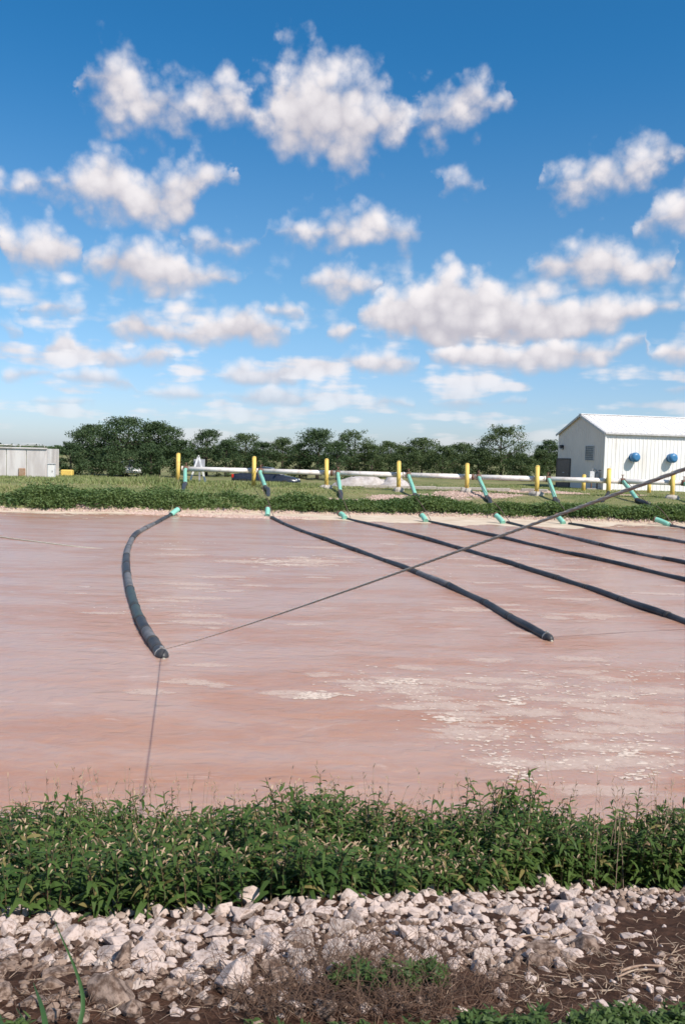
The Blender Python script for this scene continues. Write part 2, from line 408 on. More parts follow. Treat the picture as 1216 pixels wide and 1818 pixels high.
def gz(x, y):                                                # height of the ground sheet itself
    i = min(max(bisect.bisect_right(_xl, x)-1, 0), nx-2); j = min(max(bisect.bisect_right(_yl, y)-1, 0), ny-2)
    u = (x-_xl[i])/(_xl[i+1]-_xl[i]); v = (y-_yl[j])/(_yl[j+1]-_yl[j]); a, b = _zl[j], _zl[j+1]
    return (a[i]*(1-u)+a[i+1]*u)*(1-v)+(b[i]*(1-u)+b[i+1]*u)*v
def toground(px, py, z0=1.0):
    z = z0
    for _ in range(14):
        p = atZ(px, py, z)
        z = .5*z+.5*gz(p.x, p.y)
    return p
ii = np.arange(nx*ny).reshape(ny, nx)
GF = np.stack([ii[:-1, :-1], ii[:-1, 1:], ii[1:, 1:], ii[1:, :-1]], -1).reshape(-1, 4)
gme = npmesh('ground', np.stack([GX, GY, GZ], -1).reshape(-1, 3), GF, smooth=True)
# where the soil lies bare on the far bank (a property of the place, shared with the grass placement)
DIRT = [(atZ(x, y, .75).x, atZ(x, y, .75).y, rx, ry) for x, y, rx, ry in
        [(400, 888, 3.0, .9), (480, 890, 2.4, .7), (650, 886, 4.0, 1.9), (590, 884, 2.6, 1.5), (740, 883, 3.0, 1.8), (930, 880, 2.4, 2.2), (845, 883, 2.6, 1.6), (270, 884, 1.6, .7), (1010, 884, 1.2, .8), (170, 880, 1.0, .4), (1120, 886, 1.0, .5), (700, 866, 6.0, 1.0), (590, 870, 1.5, 1.0)]]
def dirt_at(X, Y):
    X = np.asarray(X, float); Y = np.asarray(Y, float); d = np.zeros_like(X)
    n = (fbm(X*.9, Y*.9, 3, 31)-.5)*1.3
    for cx, cy, rx, ry in DIRT:
        q = ((X-cx)/rx)**2+((Y-cy)/ry)**2
        d = np.maximum(d, sst(1.25, .55, q+n))
    return d
at = gme.attributes.new('dirt', 'FLOAT', 'POINT'); at.data.foreach_set('value', dirt_at(GX, GY).ravel().astype(np.float32))
def ground_mat():
    m = bpy.data.materials.new('ground_soil'); m.use_nodes = True; t = m.node_tree; p = t.nodes['Principled BSDF']
    p.inputs['Roughness'].default_value = .95; p.inputs['Specular IOR Level'].default_value = .15
    co = N(t, 'ShaderNodeTexCoord').outputs['Object']; sp = N(t, 'ShaderNodeSeparateXYZ', {0: co})
    n1 = N(t, 'ShaderNodeTexNoise', {'Vector': co, 'Scale': 14.0, 'Detail': 8.0, 'Roughness': .7}).outputs[0]
    n2 = N(t, 'ShaderNodeTexNoise', {'Vector': co, 'Scale': .5, 'Detail': 6.0, 'Roughness': .6}).outputs[0]
    n3 = N(t, 'ShaderNodeTexNoise', {'Vector': co, 'Scale': 90.0, 'Detail': 4.0, 'Roughness': .7}).outputs[0]
    soil = MIXC(t, SS(t, n1, .35, .7), (.040, .019, .012, 1), (.105, .052, .033, 1))
    soil = MIXC(t, SS(t, n3, .60, .74), soil, (.16, .10, .07, 1))
    turf = MIXC(t, SS(t, n2, .3, .7), (.13, .155, .06, 1), (.25, .22, .11, 1))
    dirtc = MIXC(t, SS(t, n1, .35, .65), (.26, .165, .125, 1), (.46, .34, .28, 1))
    da = N(t, 'ShaderNodeAttribute', attribute_name='dirt').outputs['Fac']
    far = MIXC(t, da, turf, dirtc)
    shore = MIXC(t, SS(t, M_(t, 'ADD', sp.outputs[2], M_(t, 'MULTIPLY', M_(t, 'SUBTRACT', n2, .5), .12)), .08, .16), (.50, .39, .30, 1), far)
    c = MIXC(t, SS(t, sp.outputs[1], 15, 25), soil, shore)
    t.links.new(c, p.inputs['Base Color'])
    t.links.new(N(t, 'ShaderNodeBump', {'Height': M_(t, 'ADD', n1, M_(t, 'MULTIPLY', n3, .4)), 'Strength': .7, 'Distance': .03}).outputs[0], p.inputs['Normal'])
    MATS['ground_soil'] = m
ground_mat()
ground = tag(link('ground', gme, 'ground_soil'), kind='structure', label='dark soil bank and grassy far bank around the pond')

# ------------------------------------------------------------------ water
def water_mat():
    m = bpy.data.materials.new('muddy_water'); m.use_nodes = True; t = m.node_tree; p = t.nodes['Principled BSDF']
    co = N(t, 'ShaderNodeTexCoord').outputs['Object']
    st = N(t, 'ShaderNodeMapping', {'Vector': co, 'Scale': (.28, 1, 1)}).outputs[0]
    wp = N(t, 'ShaderNodeTexNoise', {'Vector': co, 'Scale': .35, 'Detail': 3.0}).outputs['Color']
    sw = N(t, 'ShaderNodeVectorMath', {0: st, 1: N(t, 'ShaderNodeVectorMath', {0: wp, 'Scale': 1.6}, operation='SCALE').outputs[0]}, operation='ADD').outputs[0]
    n1 = N(t, 'ShaderNodeTexNoise', {'Vector': sw, 'Scale': .9, 'Detail': 6.0, 'Roughness': .6}).outputs[0]
    n2 = N(t, 'ShaderNodeTexNoise', {'Vector': sw, 'Scale': 2.6, 'Detail': 8.0, 'Roughness': .68}).outputs[0]
    c = MIXC(t, SS(t, n1, .36, .60), (.40, .208, .135, 1), (.425, .272, .215, 1))
    c = MIXC(t, SS(t, n2, .58, .72, 0, .6), c, (.56, .43, .37, 1))
    t.links.new(c, p.inputs['Base Color'])
    p.inputs['Subsurface Weight'].default_value = .8; p.inputs['Subsurface Radius'].default_value = (1, .6, .4); p.inputs['Subsurface Scale'].default_value = .12
    p.inputs['Roughness'].default_value = .24; p.inputs['IOR'].default_value = 1.33
    st2 = N(t, 'ShaderNodeMapping', {'Vector': co, 'Scale': (.55, 1, 1), 'Rotation': (0, 0, .10)}).outputs[0]
    b1 = N(t, 'ShaderNodeTexNoise', {'Vector': st2, 'Scale': 5.0, 'Detail': 3.0, 'Roughness': .5, 'Distortion': .6}).outputs[0]
    b2 = N(t, 'ShaderNodeTexNoise', {'Vector': st2, 'Scale': 1.6, 'Detail': 3.0}).outputs[0]
    h = M_(t, 'ADD', M_(t, 'MULTIPLY', b1, .034), M_(t, 'MULTIPLY', b2, .05))
    t.links.new(N(t, 'ShaderNodeBump', {'Height': h, 'Strength': .75, 'Distance': 1.0}).outputs[0], p.inputs['Normal'])
    MATS['muddy_water'] = m
water_mat()
wx = np.arange(-50, 50.1, 2.0); wy = np.arange(5.0, 46.1, 1.0); WX, WY = np.meshgrid(wx, wy)
ii = np.arange(WX.size).reshape(WX.shape)
WF = np.stack([ii[:-1, :-1], ii[:-1, 1:], ii[1:, 1:], ii[1:, :-1]], -1).reshape(-1, 4)
tag(link('pond_water', npmesh('pond_water', np.stack([WX, WY, WX*0], -1).reshape(-1, 3), WF, smooth=True), 'muddy_water'), kind='structure', label='muddy pink brown pond water with ripples')

# ------------------------------------------------------------------ hill behind, distant wood
def hill():
    hx = np.linspace(-520, -60, 60); hy = np.linspace(380, 640, 14); X, Y = np.meshgrid(hx, hy)
    Z = 1+ np.exp(-((X+330)/120)**2)*np.exp(-((Y-520)/70)**2)*13*(.7+.6*fbm(X*.02, Y*.02, 3, 8))-1.5
    i = np.arange(X.size).reshape(X.shape); F = np.stack([i[:-1, :-1], i[:-1, 1:], i[1:, 1:], i[1:, :-1]], -1).reshape(-1, 4)
    tag(link('hill', npmesh('hill', np.stack([X, Y, Z], -1).reshape(-1, 3), F, smooth=True), 'hill_wood'), kind='structure', label='low dark wooded hill on the horizon')
hill()

def unit(a): return a/np.maximum(np.linalg.norm(a, axis=-1, keepdims=True), 1e-9)
def blades(P, D, L, W, droop, prof=(.35, 1, .75), roll=1.0, rng=RNG):
    n = len(P); P = np.asarray(P, float); D = unit(np.asarray(D, float)); L = np.broadcast_to(L, n)[:, None]; W = np.broadcast_to(W, n)[:, None]; droop = np.broadcast_to(droop, n)[:, None]
    up = np.array([0, 0, 1.0]); S = np.cross(D, up); bad = np.linalg.norm(S, axis=1) < .05
    S[bad] = np.array([1.0, 0, 0]); S = unit(S)
    T2 = unit(np.cross(S, D)); a = rng.uniform(-roll, roll, (n, 1)); S = S*np.cos(a)+T2*np.sin(a)
    V = np.empty((n, 7, 3))
    for k, (t, wd) in enumerate(zip((0, .33, .68), prof)):
        c = P+D*L*t+np.array([0, 0, -1.0])*droop*L*t*t
        V[:, 2*k] = c-S*W*.5*wd; V[:, 2*k+1] = c+S*W*.5*wd
    V[:, 6] = P+D*L+np.array([0, 0, -1.0])*droop*L
    tri = np.array([[0, 1, 3], [0, 3, 2], [2, 3, 5], [2, 5, 4], [4, 5, 6]])
    F = (tri[None]+np.arange(n)[:, None, None]*7).reshape(-1, 3)
    return V.reshape(-1, 3), F
def cards(P, Nn, s, asp=.6, rng=RNG):
    n = len(P); Nn = unit(Nn); a = unit(np.cross(Nn, unit(rng.normal(size=(n, 3))))); b = np.cross(Nn, a); s = np.broadcast_to(s, n)[:, None]
    V = np.stack([P-a*s*.5, P+b*s*.5*asp, P+a*s*.5, P-b*s*.5*asp], 1).reshape(-1, 3)
    F = (np.array([[0, 1, 2], [0, 2, 3]])[None]+np.arange(n)[:, None, None]*4).reshape(-1, 3)
    return V, F
def joinVF(parts):
    V = []; F = []; MI = []; b = 0
    for v, f, m in parts: V.append(v); F.append(f+b); MI.append(np.full(len(f), m)); b += len(v)
    return np.concatenate(V), np.concatenate(F), np.concatenate(MI)

def distant_wood():
    n = 5200; X = RNG.uniform(-240, 220, n); Y = RNG.uniform(230, 290, n)
    h = 1.0+4.2*fbm(X*.03, X*0, 3, 44)+ RNG.uniform(-.4, .4, n)
    Z = RNG.uniform(0, 1, n)**.6*h
    V, F = cards(np.stack([X, Y, Z], 1), RNG.normal(size=(n, 3))+[0, -.5, .4], RNG.uniform(2.0, 3.4, n), .8)
    tag(link('distant_wood', npmesh('distant_wood', V, F), 'tree_leaf'), kind='stuff', label='distant strip of dark woodland on the horizon', cat='wood')
distant_wood()

# ------------------------------------------------------------------ trees
def tree(pxc, pytop, hw, Y, label, leaf='tree_leaf', seed=0, low=.16, name='tree', group='trees behind the far bank', dens=1.0, cat='tree', open_=0.0):
    rng = np.random.default_rng(seed+100)
    top = atY(pxc, pytop, Y); x0 = top.x; z0 = gz(x0, Y); H = top.z-z0; R = hw/FOC*Y
    root = empty(name, (x0, Y, z0), label=label, cat=cat, group=group)
    mb = MB(); lean = rng.uniform(-.2, .2)
    tp = [(0, 0, -.15), (lean*.2, 0, H*.25), (lean*.6, .05, H*.55), (lean, 0, H*.86)]
    mb.tube(catmull(tp, 8), [.035*H*(1-.85*i/8)+.01 for i in range(9)], 7)
    C = []
    nl = 9 if name == 'tree' else 6
    for k in range(nl):
        a = k*2.4+rng.uniform(-.4, .4); s = rng.uniform(.25, .62); L = R*rng.uniform(.55, .9)
        st = Vector((lean*s, 0, H*s)); en = st+Vector((math.cos(a)*L, math.sin(a)*L, H*rng.uniform(.10, .26)))
        md = st.lerp(en, .5)+Vector((0, 0, -.05*H))
        mb.tube(catmull([st, md, en], 5), [.012*H*(1-.8*i/5)+.004 for i in range(6)], 5)
        C.append(en)
    mb.build('trunk', 'bark', root)
    # leaf clumps spread through the crown
    nc = int((95 if name == 'tree' else 45)*dens); cs = []
    nlobe = 9; lob = [(rng.uniform(0, 6.28), rng.uniform(low, .9), rng.uniform(.82, 1.12)) for _ in range(nlobe)]
    for k in range(nc):
        u = rng.uniform(0, 1)**.9; zc = low*.6+(.96-low*.6)*u
        prof = math.sin(math.pi*(.12+.84*u)**.9)**.55
        a = rng.uniform(0, 2*math.pi)
        bulge = 1+sum((w_-1)*math.exp(-((a-la+math.pi) % (2*math.pi)-math.pi)**2*2-((zc-lz)*5)**2)*1.6 for la, lz, w_ in lob)
        r = R*prof*bulge*math.sqrt(rng.uniform(.05, .9))
        cs.append((math.cos(a)*r, math.sin(a)*r*.9, zc*H, R*rng.uniform(.11, .22)))
    for e in C: cs.append((e.x, e.y, e.z, R*rng.uniform(.14, .22)))
    for q_ in range(5): cs.append((rng.normal()*R*.16, rng.normal()*R*.16, H*rng.uniform(.88, .97), R*rng.uniform(.08, .14)))
    PP = []; NN = []
    for cx, cy, cz, r in cs:
        m = int((70+60*rng.uniform())*(1-open_*rng.uniform()))
        d = unit(rng.normal(size=(m, 3))); rr = r*(.2+1.0*rng.uniform(size=(m, 1))**.7)
        PP.append(np.array([cx, cy, cz])+d*rr*np.array([1.25, 1.25, .8])+rng.normal(size=(m, 3))*.05); NN.append(d+rng.normal(size=(m, 3))*.7+[0, 0, .35])
    P = np.concatenate(PP); Nn = np.concatenate(NN); keep = P[:, 2] < H*1.02; P = P[keep]; Nn = Nn[keep]
    V, F = cards(P, Nn, rng.uniform(.09, .20, len(P))*(.75+R*.10), .62, rng)
    link('crown', npmesh('crown', V, F), leaf, root)
    return root
TREES = [
 (165, 754, 44, 78, 'broad dark tree forming the edge of the big clump next to the pale tank', 'tree_leaf'),
 (226, 741, 62, 76, 'tallest round crowned dark tree in the big clump near the pale tank', 'tree_leaf'),
 (284, 747, 44, 77, 'dark tree filling the shoulder of the big clump above the first yellow bollard', 'tree_leaf'),
 (368, 763, 33, 84, 'pointed dark tree rising behind the white A-frame stand', 'tree_leaf'),
 (435, 770, 38, 86, 'ragged mid green tree behind the parked dark car', 'tree_leaf_light'),
 (502, 777, 30, 88, 'low mid green tree behind the nose of the dark car', 'tree_leaf_light'),
 (565, 761, 42, 84, 'full round dark tree behind the third yellow bollard', 'tree_leaf'),
 (630, 763, 34, 86, 'loose olive tinted tree beside the round dark tree behind the pale heap', 'tree_leaf_light'),
 (692, 784, 34, 90, 'low rounded tree behind the fourth yellow bollard', 'tree_leaf_light'),
 (750, 778, 44, 90, 'wide rounded green tree between the fourth and fifth bollards', 'tree_leaf_light'),
 (820, 786, 34, 89, 'smaller tree behind the fifth bollard next to the tall lone tree', 'tree_leaf_light'),
 (892, 755, 50, 82, 'tall lone pyramid shaped tree nearest the white metal building', 'tree_leaf_light'),
 (978, 781, 26, 88, 'dark tree peeping out from behind the gable of the white building', 'tree_leaf'),
]
for k, (a, b, c, d, l, lf) in enumerate(TREES):
    tree(a, b, c*(1.22 if k != 11 else 1.1), d, l, lf, seed=k, open_=(.15, .15, .25, .4, .55, .5, .2, .6, .45, .3, .5, .5, .2)[k], dens=(1.25 if k < 3 else 1.0))
SHRUBS = [(128, 792, 26, 72, 'dark shrub at the foot of the clump beside the pale tank'), (192, 800, 34, 70, 'broad shrub under the tallest tree of the clump'), (270, 795, 28, 70, 'dense shrub under the big clump behind the tall grass'),
          (318, 788, 26, 76, 'dark shrub between the big clump and the A-frame stand'), (402, 788, 26, 82, 'shrub beside the pointed tree behind the A-frame stand'), (468, 792, 26, 84, 'shrub behind the roof of the dark car'),
          (534, 793, 24, 84, 'shrub between the dark car and the round dark tree'), (600, 790, 28, 80, 'shrub under the round dark tree behind the pale heap'), (660, 796, 28, 84, 'shrub behind the pale heap beside the olive tree'),
          (722, 800, 28, 84, 'shrub under the wide rounded green tree'), (786, 799, 30, 84, 'shrub between the wide tree and the fifth bollard'), (850, 803, 30, 82, 'shrub beside the tall lone tree on the side away from the building'),
          (928, 812, 26, 80, 'low shrub between the tall lone tree and the white building'), (958, 806, 20, 84, 'shrub close against the white building gable')]
for k, (a, b, c, d, l) in enumerate(SHRUBS):
    tree(a, b-7, c*1.25, d, l, 'tree_leaf' if k < 8 else 'tree_leaf_light', seed=50+k, low=.05, name='shrub', group='shrubs below the tree line', cat='shrub')

# ------------------------------------------------------------------ white metal building
def building():
    A = Vector((18.25, 60.0, 1.0)); A.z = gz(A.x, A.y)-.05
    T = Vector((.98, .199, 0)).normalized(); G = Vector((-T.y, T.x, 0)); Nf = -G; Nl = -T
    up = Vector((0, 0, 1)); L = 26.0; Wd = 7.4; ze = 5.08; za = 6.42
    root = empty('metal_building', tuple(A), label='white ribbed metal building with shaded gable, brown door and blue wall vents', cat='building')
    root.rotation_euler = (0, 0, 0)
    O = Vector((0, 0, 0)); he = ze-A.z; ha = za-A.z
    P = lambda s, g, h: T*s+G*g+up*h
    # ribbed long wall
    def ribbed(n, p0, ux, uy, length, height, nrm, step=.30, d=.022, mname='wall_white', nm='wall'):
        mb = MB(); xs_ = []
        k = 0
        while k*step < length:
            b = k*step
            for o, h in ((0, 0), (step*.68, 0), (step*.76, d), (step*.92, d)): 
                if b+o < length: xs_.append((b+o, h))
            k += 1
        xs_.append((length, 0))
        vs = []
        for x, h in xs_: vs += [p0+ux*x+nrm*h, p0+ux*x+nrm*h+uy*height]
        mb.add(vs, [(2*i, 2*i+2, 2*i+3, 2*i+1) for i in range(len(xs_)-1)])
        return mb.build(nm, mname, root)
    ribbed(0, P(0, 0, 0), T, up, L, he, Nf)
    ribbed(0, P(0, Wd, 0), T, up, L, he, -Nf)
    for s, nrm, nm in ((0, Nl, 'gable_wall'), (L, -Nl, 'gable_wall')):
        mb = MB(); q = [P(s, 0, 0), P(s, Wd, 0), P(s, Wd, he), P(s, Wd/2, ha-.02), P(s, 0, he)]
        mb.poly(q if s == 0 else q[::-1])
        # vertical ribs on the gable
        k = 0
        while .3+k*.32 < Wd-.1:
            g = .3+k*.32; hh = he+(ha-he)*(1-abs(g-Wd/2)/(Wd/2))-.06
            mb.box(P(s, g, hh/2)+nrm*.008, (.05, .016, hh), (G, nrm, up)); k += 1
        mb.build(nm, 'wall_gable_warmed', root)
    # roof: two ribbed slopes with thickness
    rf = None
    for sgn in (0, 1):
        e = P(-.12, -.14 if sgn == 0 else Wd+.14, he-.05); r = P(-.12, Wd/2, ha)
        sl_ = (r-e); n_ = T.cross(sl_).normalized() if sgn == 0 else sl_.cross(T).normalized()
        mb = MB()
        mb.box((e+r)/2+T*(L+.24)/2+n_*.03, (L+.24, sl_.length, .06), (T, sl_.normalized(), n_))
        k = 0
        while k*.45 < L:
            mb.box((e+r)/2+T*(.1+k*.45)+n_*.075, (.05, sl_.length-.02, .03), (T, sl_.normalized(), n_)); k += 1
        o = mb.build('roof_slope', 'roof_white', root); rf = rf or o
    mb = MB(); mb.box(P(L/2, Wd/2, ha+.075), (L+.3, .4, .05), (T, G, up)); mb.build('ridge_cap', 'roof_white', root)
    mb = MB(); mb.box(P(L/2, -.17, he-.08), (L+.2, .10, .13), (T, G, up)); mb.build('gutter', 'trim', root)
    mb = MB()
    for g0, g1 in ((-.16, Wd/2), (Wd+.16, Wd/2)):
        a = P(-.15, g0, he-.10); b = P(-.15, g1, ha-.03)
        mb.box((a+b)/2, ((b-a).length, .05, .15), ((b-a).normalized(), T, (b-a).normalized().cross(T).normalized()))
    mb.build('rake_trim', 'trim', root)
    mb = MB(); mb.box(P(-.012, -.035, he/2), (.09, .09, he-.1), (T, G, up)); mb.build('corner_trim', 'wall_white', root)
    # things on the gable, placed by their heights and offsets along it
    def gab(px, py):
        q = onplane(px, py, A, Nl)-A; return q.dot(G), q.z
    g0, h0 = gab(1010.5, 869); g1, h1 = gab(989.5, 815)
    gm = (g0+g1)/2; dw = abs(g1-g0)
    dr = MB(); dr.box(P(0, gm, h1/2)+Nl*.04, (dw-.1, .06, h1-.05), (G, Nl, up), .01); door = dr.build('door', 'door_brown', root)
    fr = MB()
    for s in (-1, 1): fr.box(P(0, gm+s*dw/2, h1/2)+Nl*.045, (.09, .09, h1+.05), (G, Nl, up))
    fr.box(P(0, gm, h1+.03)+Nl*.048, (dw+.09, .09, .08), (G, Nl, up)); fr.build('door_frame', 'dark_frame', door)
    hd = MB(); hd.box(P(0, gm-dw*.05, h1*.52)+Nl*.085, (.25, .03, .06), (G, Nl, up)); hd.build('door_notice', 'trim', door)
    kn = MB(); kn.tube([P(0, gm-dw*.38, 1.0)+Nl*.06, P(0, gm-dw*.38, 1.0)+Nl*.13], .035, 8); kn.build('door_handle', 'clamp_metal', door)
    g0, h0 = gab(1053.7, 817); g1, h1 = gab(1040.4, 792); gm = (g0+g1)/2; hm = (h0+h1)/2; lw = abs(g1-g0); lh = abs(h1-h0)
    lf = MB()
    for s in (-1, 1):
        lf.box(P(0, gm+s*lw/2, hm)+Nl*.035, (.05, .07, lh), (G, Nl, up)); lf.box(P(0, gm, hm+s*lh/2)+Nl*.036, (lw+.05, .07, .05), (G, Nl, up))
    lf.box(P(0, gm, hm)+Nl*.02, (lw, .01, lh), (G, Nl, up))
    lo = lf.build('louver_vent', 'trim', root)
    for k in range(8):
        b = MB(); z = hm-lh/2+lh*(k+.5)/8
        b.box(P(0, gm, z)+Nl*.05, (lw-.06, .075, .02), (G, (Nl*.7-up*.7).normalized(), (Nl*.7+up*.7).normalized())); b.build('slat', 'louver', lo)
    g, h = gab(999, 794)
    lb = MB(); lb.box(P(0, g, h+.05)+Nl*.14, (.34, .26, .24), (G, Nl, up), .04); lb.box(P(0, g, h)+Nl*.03, (.2, .06, .34), (G, Nl, up)); lamp = lb.build('wall_light', 'lamp_dark', root)
    lg = MB(); lg.box(P(0, g-.02, h-.11)+Nl*.16, (.24, .18, .08), (G, Nl, up), .02); lg.build('lamp_lens', 'lamp_glass', lamp)
    # two blue hooded exhausts on the long wall
    for px, py in ((1127.5, 812), (1194, 813.5)):
        q = onplane(px, py, A+Nf*.4, Nf)-A; c = T*q.dot(T)+up*q.z
        mb = MB(); mb.tube([c-Nf*.02, c+Nf*.22], .24, 20); v = mb.build('wall_vent', 'vent_blue', root)
        mb = MB(); mb.tube([c+Nf*.20, c+Nf*.23, c+Nf*.46, c+Nf*.56, c+Nf*.60], [.29, .34, .34, .28, .15], 20); mb.build('vent_hood', 'vent_blue', v)
        mb = MB(); mb.tube([c+Nf*.006, c+Nf*.03], .30, 20); mb.build('wall_flange', 'vent_blue', v)
        for a in range(6):
            t = a*math.pi/3+.3; b = c+(T*math.cos(t)+up*math.sin(t))*.345; mb = MB(); mb.box(b+Nf*.34, (.03, .05, .03), (T, Nf, up)); mb.build('bolt', 'vent_blue', v)
    # gas meter set by the corner
    return A, T, G, Nf
BA, BT, BG, BNf = building()
def meter():
    p = toground(1054, 872); p = BA - BT*.45 + BG*.6; z = gz(p.x, p.y)
    r = empty('utility_meter', (p.x, p.y, z), label='grey utility meter with pipes standing at the corner of the white building', cat='meter')
    m = MB(); m.box((-.15, 0, .95), (.34, .24, .62), None, .03); m.build('meter_box', 'aframe_white', r)
    m = MB(); m.box((.26, 0, .98), (.26, .2, .5), None, .03); m.build('regulator', 'meter_grey', r)
    m = MB(); m.tube([(-.15, 0, 0), (-.15, 0, .66)], .05, 8); m.build('riser', 'rust', r)
    m = MB(); m.tube([(.26, 0, 0), (.26, 0, .74)], .05, 8); m.build('riser', 'rust', r)
    m = MB(); m.tube(catmull([(-.15, 0, 1.25), (-.1, 0, 1.42), (.1, 0, 1.42), (.26, 0, 1.22)], 10), .04, 8); m.build('loop_pipe', 'meter_grey', r)
    m = MB(); m.tube([(.3, -.05, 1.35), (1.35, -.25, 1.33)], .028, 8); m.build('supply_pipe', 'rust', r)
    m = MB(); m.box((0, 0, .03), (.95, .45, .10)); m.build('pad', 'concrete', r)
meter()

# ------------------------------------------------------------------ pale tank on the left
def tank():
    Y = 64.0; pr = atY(83, 797, Y); zb = gz(pr.x, Y)-.1; top = pr.z; Lx = 16.0
    r = empty('tank', (pr.x, Y, zb), rz=math.radians(4), label='low pale grey steel tank with vertical panels and top rail', cat='tank')
    H = top-zb; n = 11; pw = Lx/n
    for k in range(n):
        m = MB(); m.box((-pw*(k+.5), 0, H/2), (pw-.05, .10, H), None, .015); m.build('wall_panel', 'tank_wall', r)
    for k in range(3):
        m = MB(); m.box((-.05, 1.2*(k+.5)+.05, H/2), (.10, 1.15, H), None, .015); m.build('end_panel', 'tank_wall', r)
    m = MB(); m.box((-Lx/2, -.02, H+.03), (Lx+.1, .26, .10)); m.build('coping', 'tank_wall', r)
    m = MB()
    m.tube([(-Lx, .05, H+.22), (-.1, .05, H+.22)], .025, 6)
    m.build('rail', 'clamp_metal', r)
    for k in range(9):
        m = MB(); m.tube([(-.15-k*Lx/9, .05, H+.06), (-.15-k*Lx/9, .05, H+.22)], .02, 6); m.build('rail_post', 'clamp_metal', r)
    m = MB(); m.box((-1.75, -.10, .62), (.5, .09, .6), None, .03); m.build('hatch', 'tank_rust', r)
    p = atY(92, 838, 63.0); z = gz(p.x, 63.0)
    r = empty('cabinet', (p.x, 63.0, z), label='small white cabinet standing at the end of the pale tank', cat='cabinet')
    hh = atY(92, 824, 63.0).z-z
    m = MB(); m.box((0, 0, hh/2), (.5, .4, hh), None, .02); m.build('body', 'aframe_white', r)
    m = MB(); m.box((0, -.21, hh/2), (.42, .02, hh-.12), None, .006); d = m.build('door', 'wall_white', r)
    m = MB(); m.box((.14, -.235, hh*.55), (.03, .03, .12)); m.build('handle', 'lamp_dark', d)
    m = MB(); m.box((0, -.02, hh+.025), (.58, .48, .05), None, .01); m.build('lid', 'trim', r)
    p = atY(120, 838, 68); z = gz(p.x, 68); hh = atY(120, 834, 68).z-z
    r = empty('machine', (p.x, 68, z), label='low yellow machine housing half hidden in the grass under the trees', cat='machine')
    m = MB(); m.box((0, 0, hh*.6), (.9, .6, hh*.8), None, .06); m.build('housing', 'yellow_paint', r)
    m = MB(); m.box((0, 0, hh*.12), (1.0, .7, hh*.2)); m.build('skid', 'tyre', r)
    m = MB(); m.tube([(.3, 0, hh*.95), (.3, 0, hh*1.12)], .04, 8); m.build('exhaust', 'rust', r)
tank()

# ------------------------------------------------------------------ manifold pipe and bollards
ORD = ['first', 'second', 'third', 'fourth', 'fifth', 'sixth', 'seventh', 'eighth', 'ninth']
PZ = 1.90
def bollard(x, Y, ztop, label, name='bollard', foot=.34, r=.125, group='yellow bollards along the white pipe', bracket=True):
    z = gz(x, Y); H = ztop-z
    root = empty(name, (x, Y, z), label=label, cat='bollard', group=group)
    root.rotation_euler = (random.uniform(-.012, .012), random.uniform(-.018, .018), random.uniform(0, 6) if not bracket else 0)
    m = MB(); m.tube([(0, 0, -.2), (0, 0, H-.07)], r, 18); m.build('post', 'yellow_paint', root)
    m = MB(); m.tube([(0, 0, H-.07), (0, 0, H-.035), (0, 0, H-.01), (0, 0, H)], [r, r*.9, r*.6, r*.2], 18); m.build('domed_cap', 'yellow_paint', root)
    if foot:
        vs = []; n = 14; m = MB(); rg = random.Random(x)
        prof = [(1.0, -.12), (.95, .10), (.72, .20), (.45, .23)]
        off = [rg.uniform(.82, 1.2) for _ in range(n)]
        for rr, zz_ in prof:
            for k in range(n):
                a = 2*math.pi*k/n; vs.append((math.cos(a)*foot*rr*off[k], math.sin(a)*foot*rr*off[k], zz_+rg.uniform(-.02, .02)))
        fs = [(i*n+k, i*n+(k+1) % n, (i+1)*n+(k+1) % n, (i+1)*n+k) for i in range(3) for k in range(n)]
        fs.append(tuple(range(3*n, 4*n)))
        m.add(vs, fs); m.build('footing', 'concrete', root)
    if bracket:
        m = MB(); a = [(-.0, r*.6, PZ-z-.19), (0, .30+.0, PZ-z-.19), (0, .52, PZ-z-.12), (0, .535, PZ-z), (0, .52, PZ-z+.13), (0, .30, PZ-z+.19), (0, r*.6, PZ-z+.19)]
        m.tube(catmull(a, 18), .02, 6); m.build('pipe_clamp', 'rust', root)
        m = MB(); m.box((0, r+.045, PZ-z), (.22, .08, .34), None, .01); m.build('saddle', 'yellow_paint', root)
    return root
POSTS = [(316, 804, 0), (451, 810, .0), (580, 814, .40), (708, 818, .30), (829, 822, .36), (953, 826, .44), (1080, 831, .0), (1193, 836, .40), (1310, 840, .36)]
for k, (px, py, ft) in enumerate(POSTS):
    x = 0; Y = 51
    for _ in range(6): p = atY(px, py, Y); Y = float(rowY(p.x))
    x = atY(px, py+30, Y).x
    lab = ORD[k]+' yellow bollard counted from the end of the white pipe by the A-frame'
    if k == 0: lab = 'yellow bollard standing alone just past the end of the white pipe'
    bollard(x, Y, p.z, lab, foot=ft, bracket=(k > 0))
for px, pyt, Y, lab in ((1036, 842, 57.0, 'short yellow bollard guarding the gable of the white building'), (1152, 859, 58.0, 'short yellow bollard guarding the long wall of the white building')):
    p = atY(px, pyt, Y); bollard(p.x, Y, max(p.z, gz(p.x, Y)+.9), lab, name='guard_bollard', foot=0, r=.13, group='short bollards by the building', bracket=False)

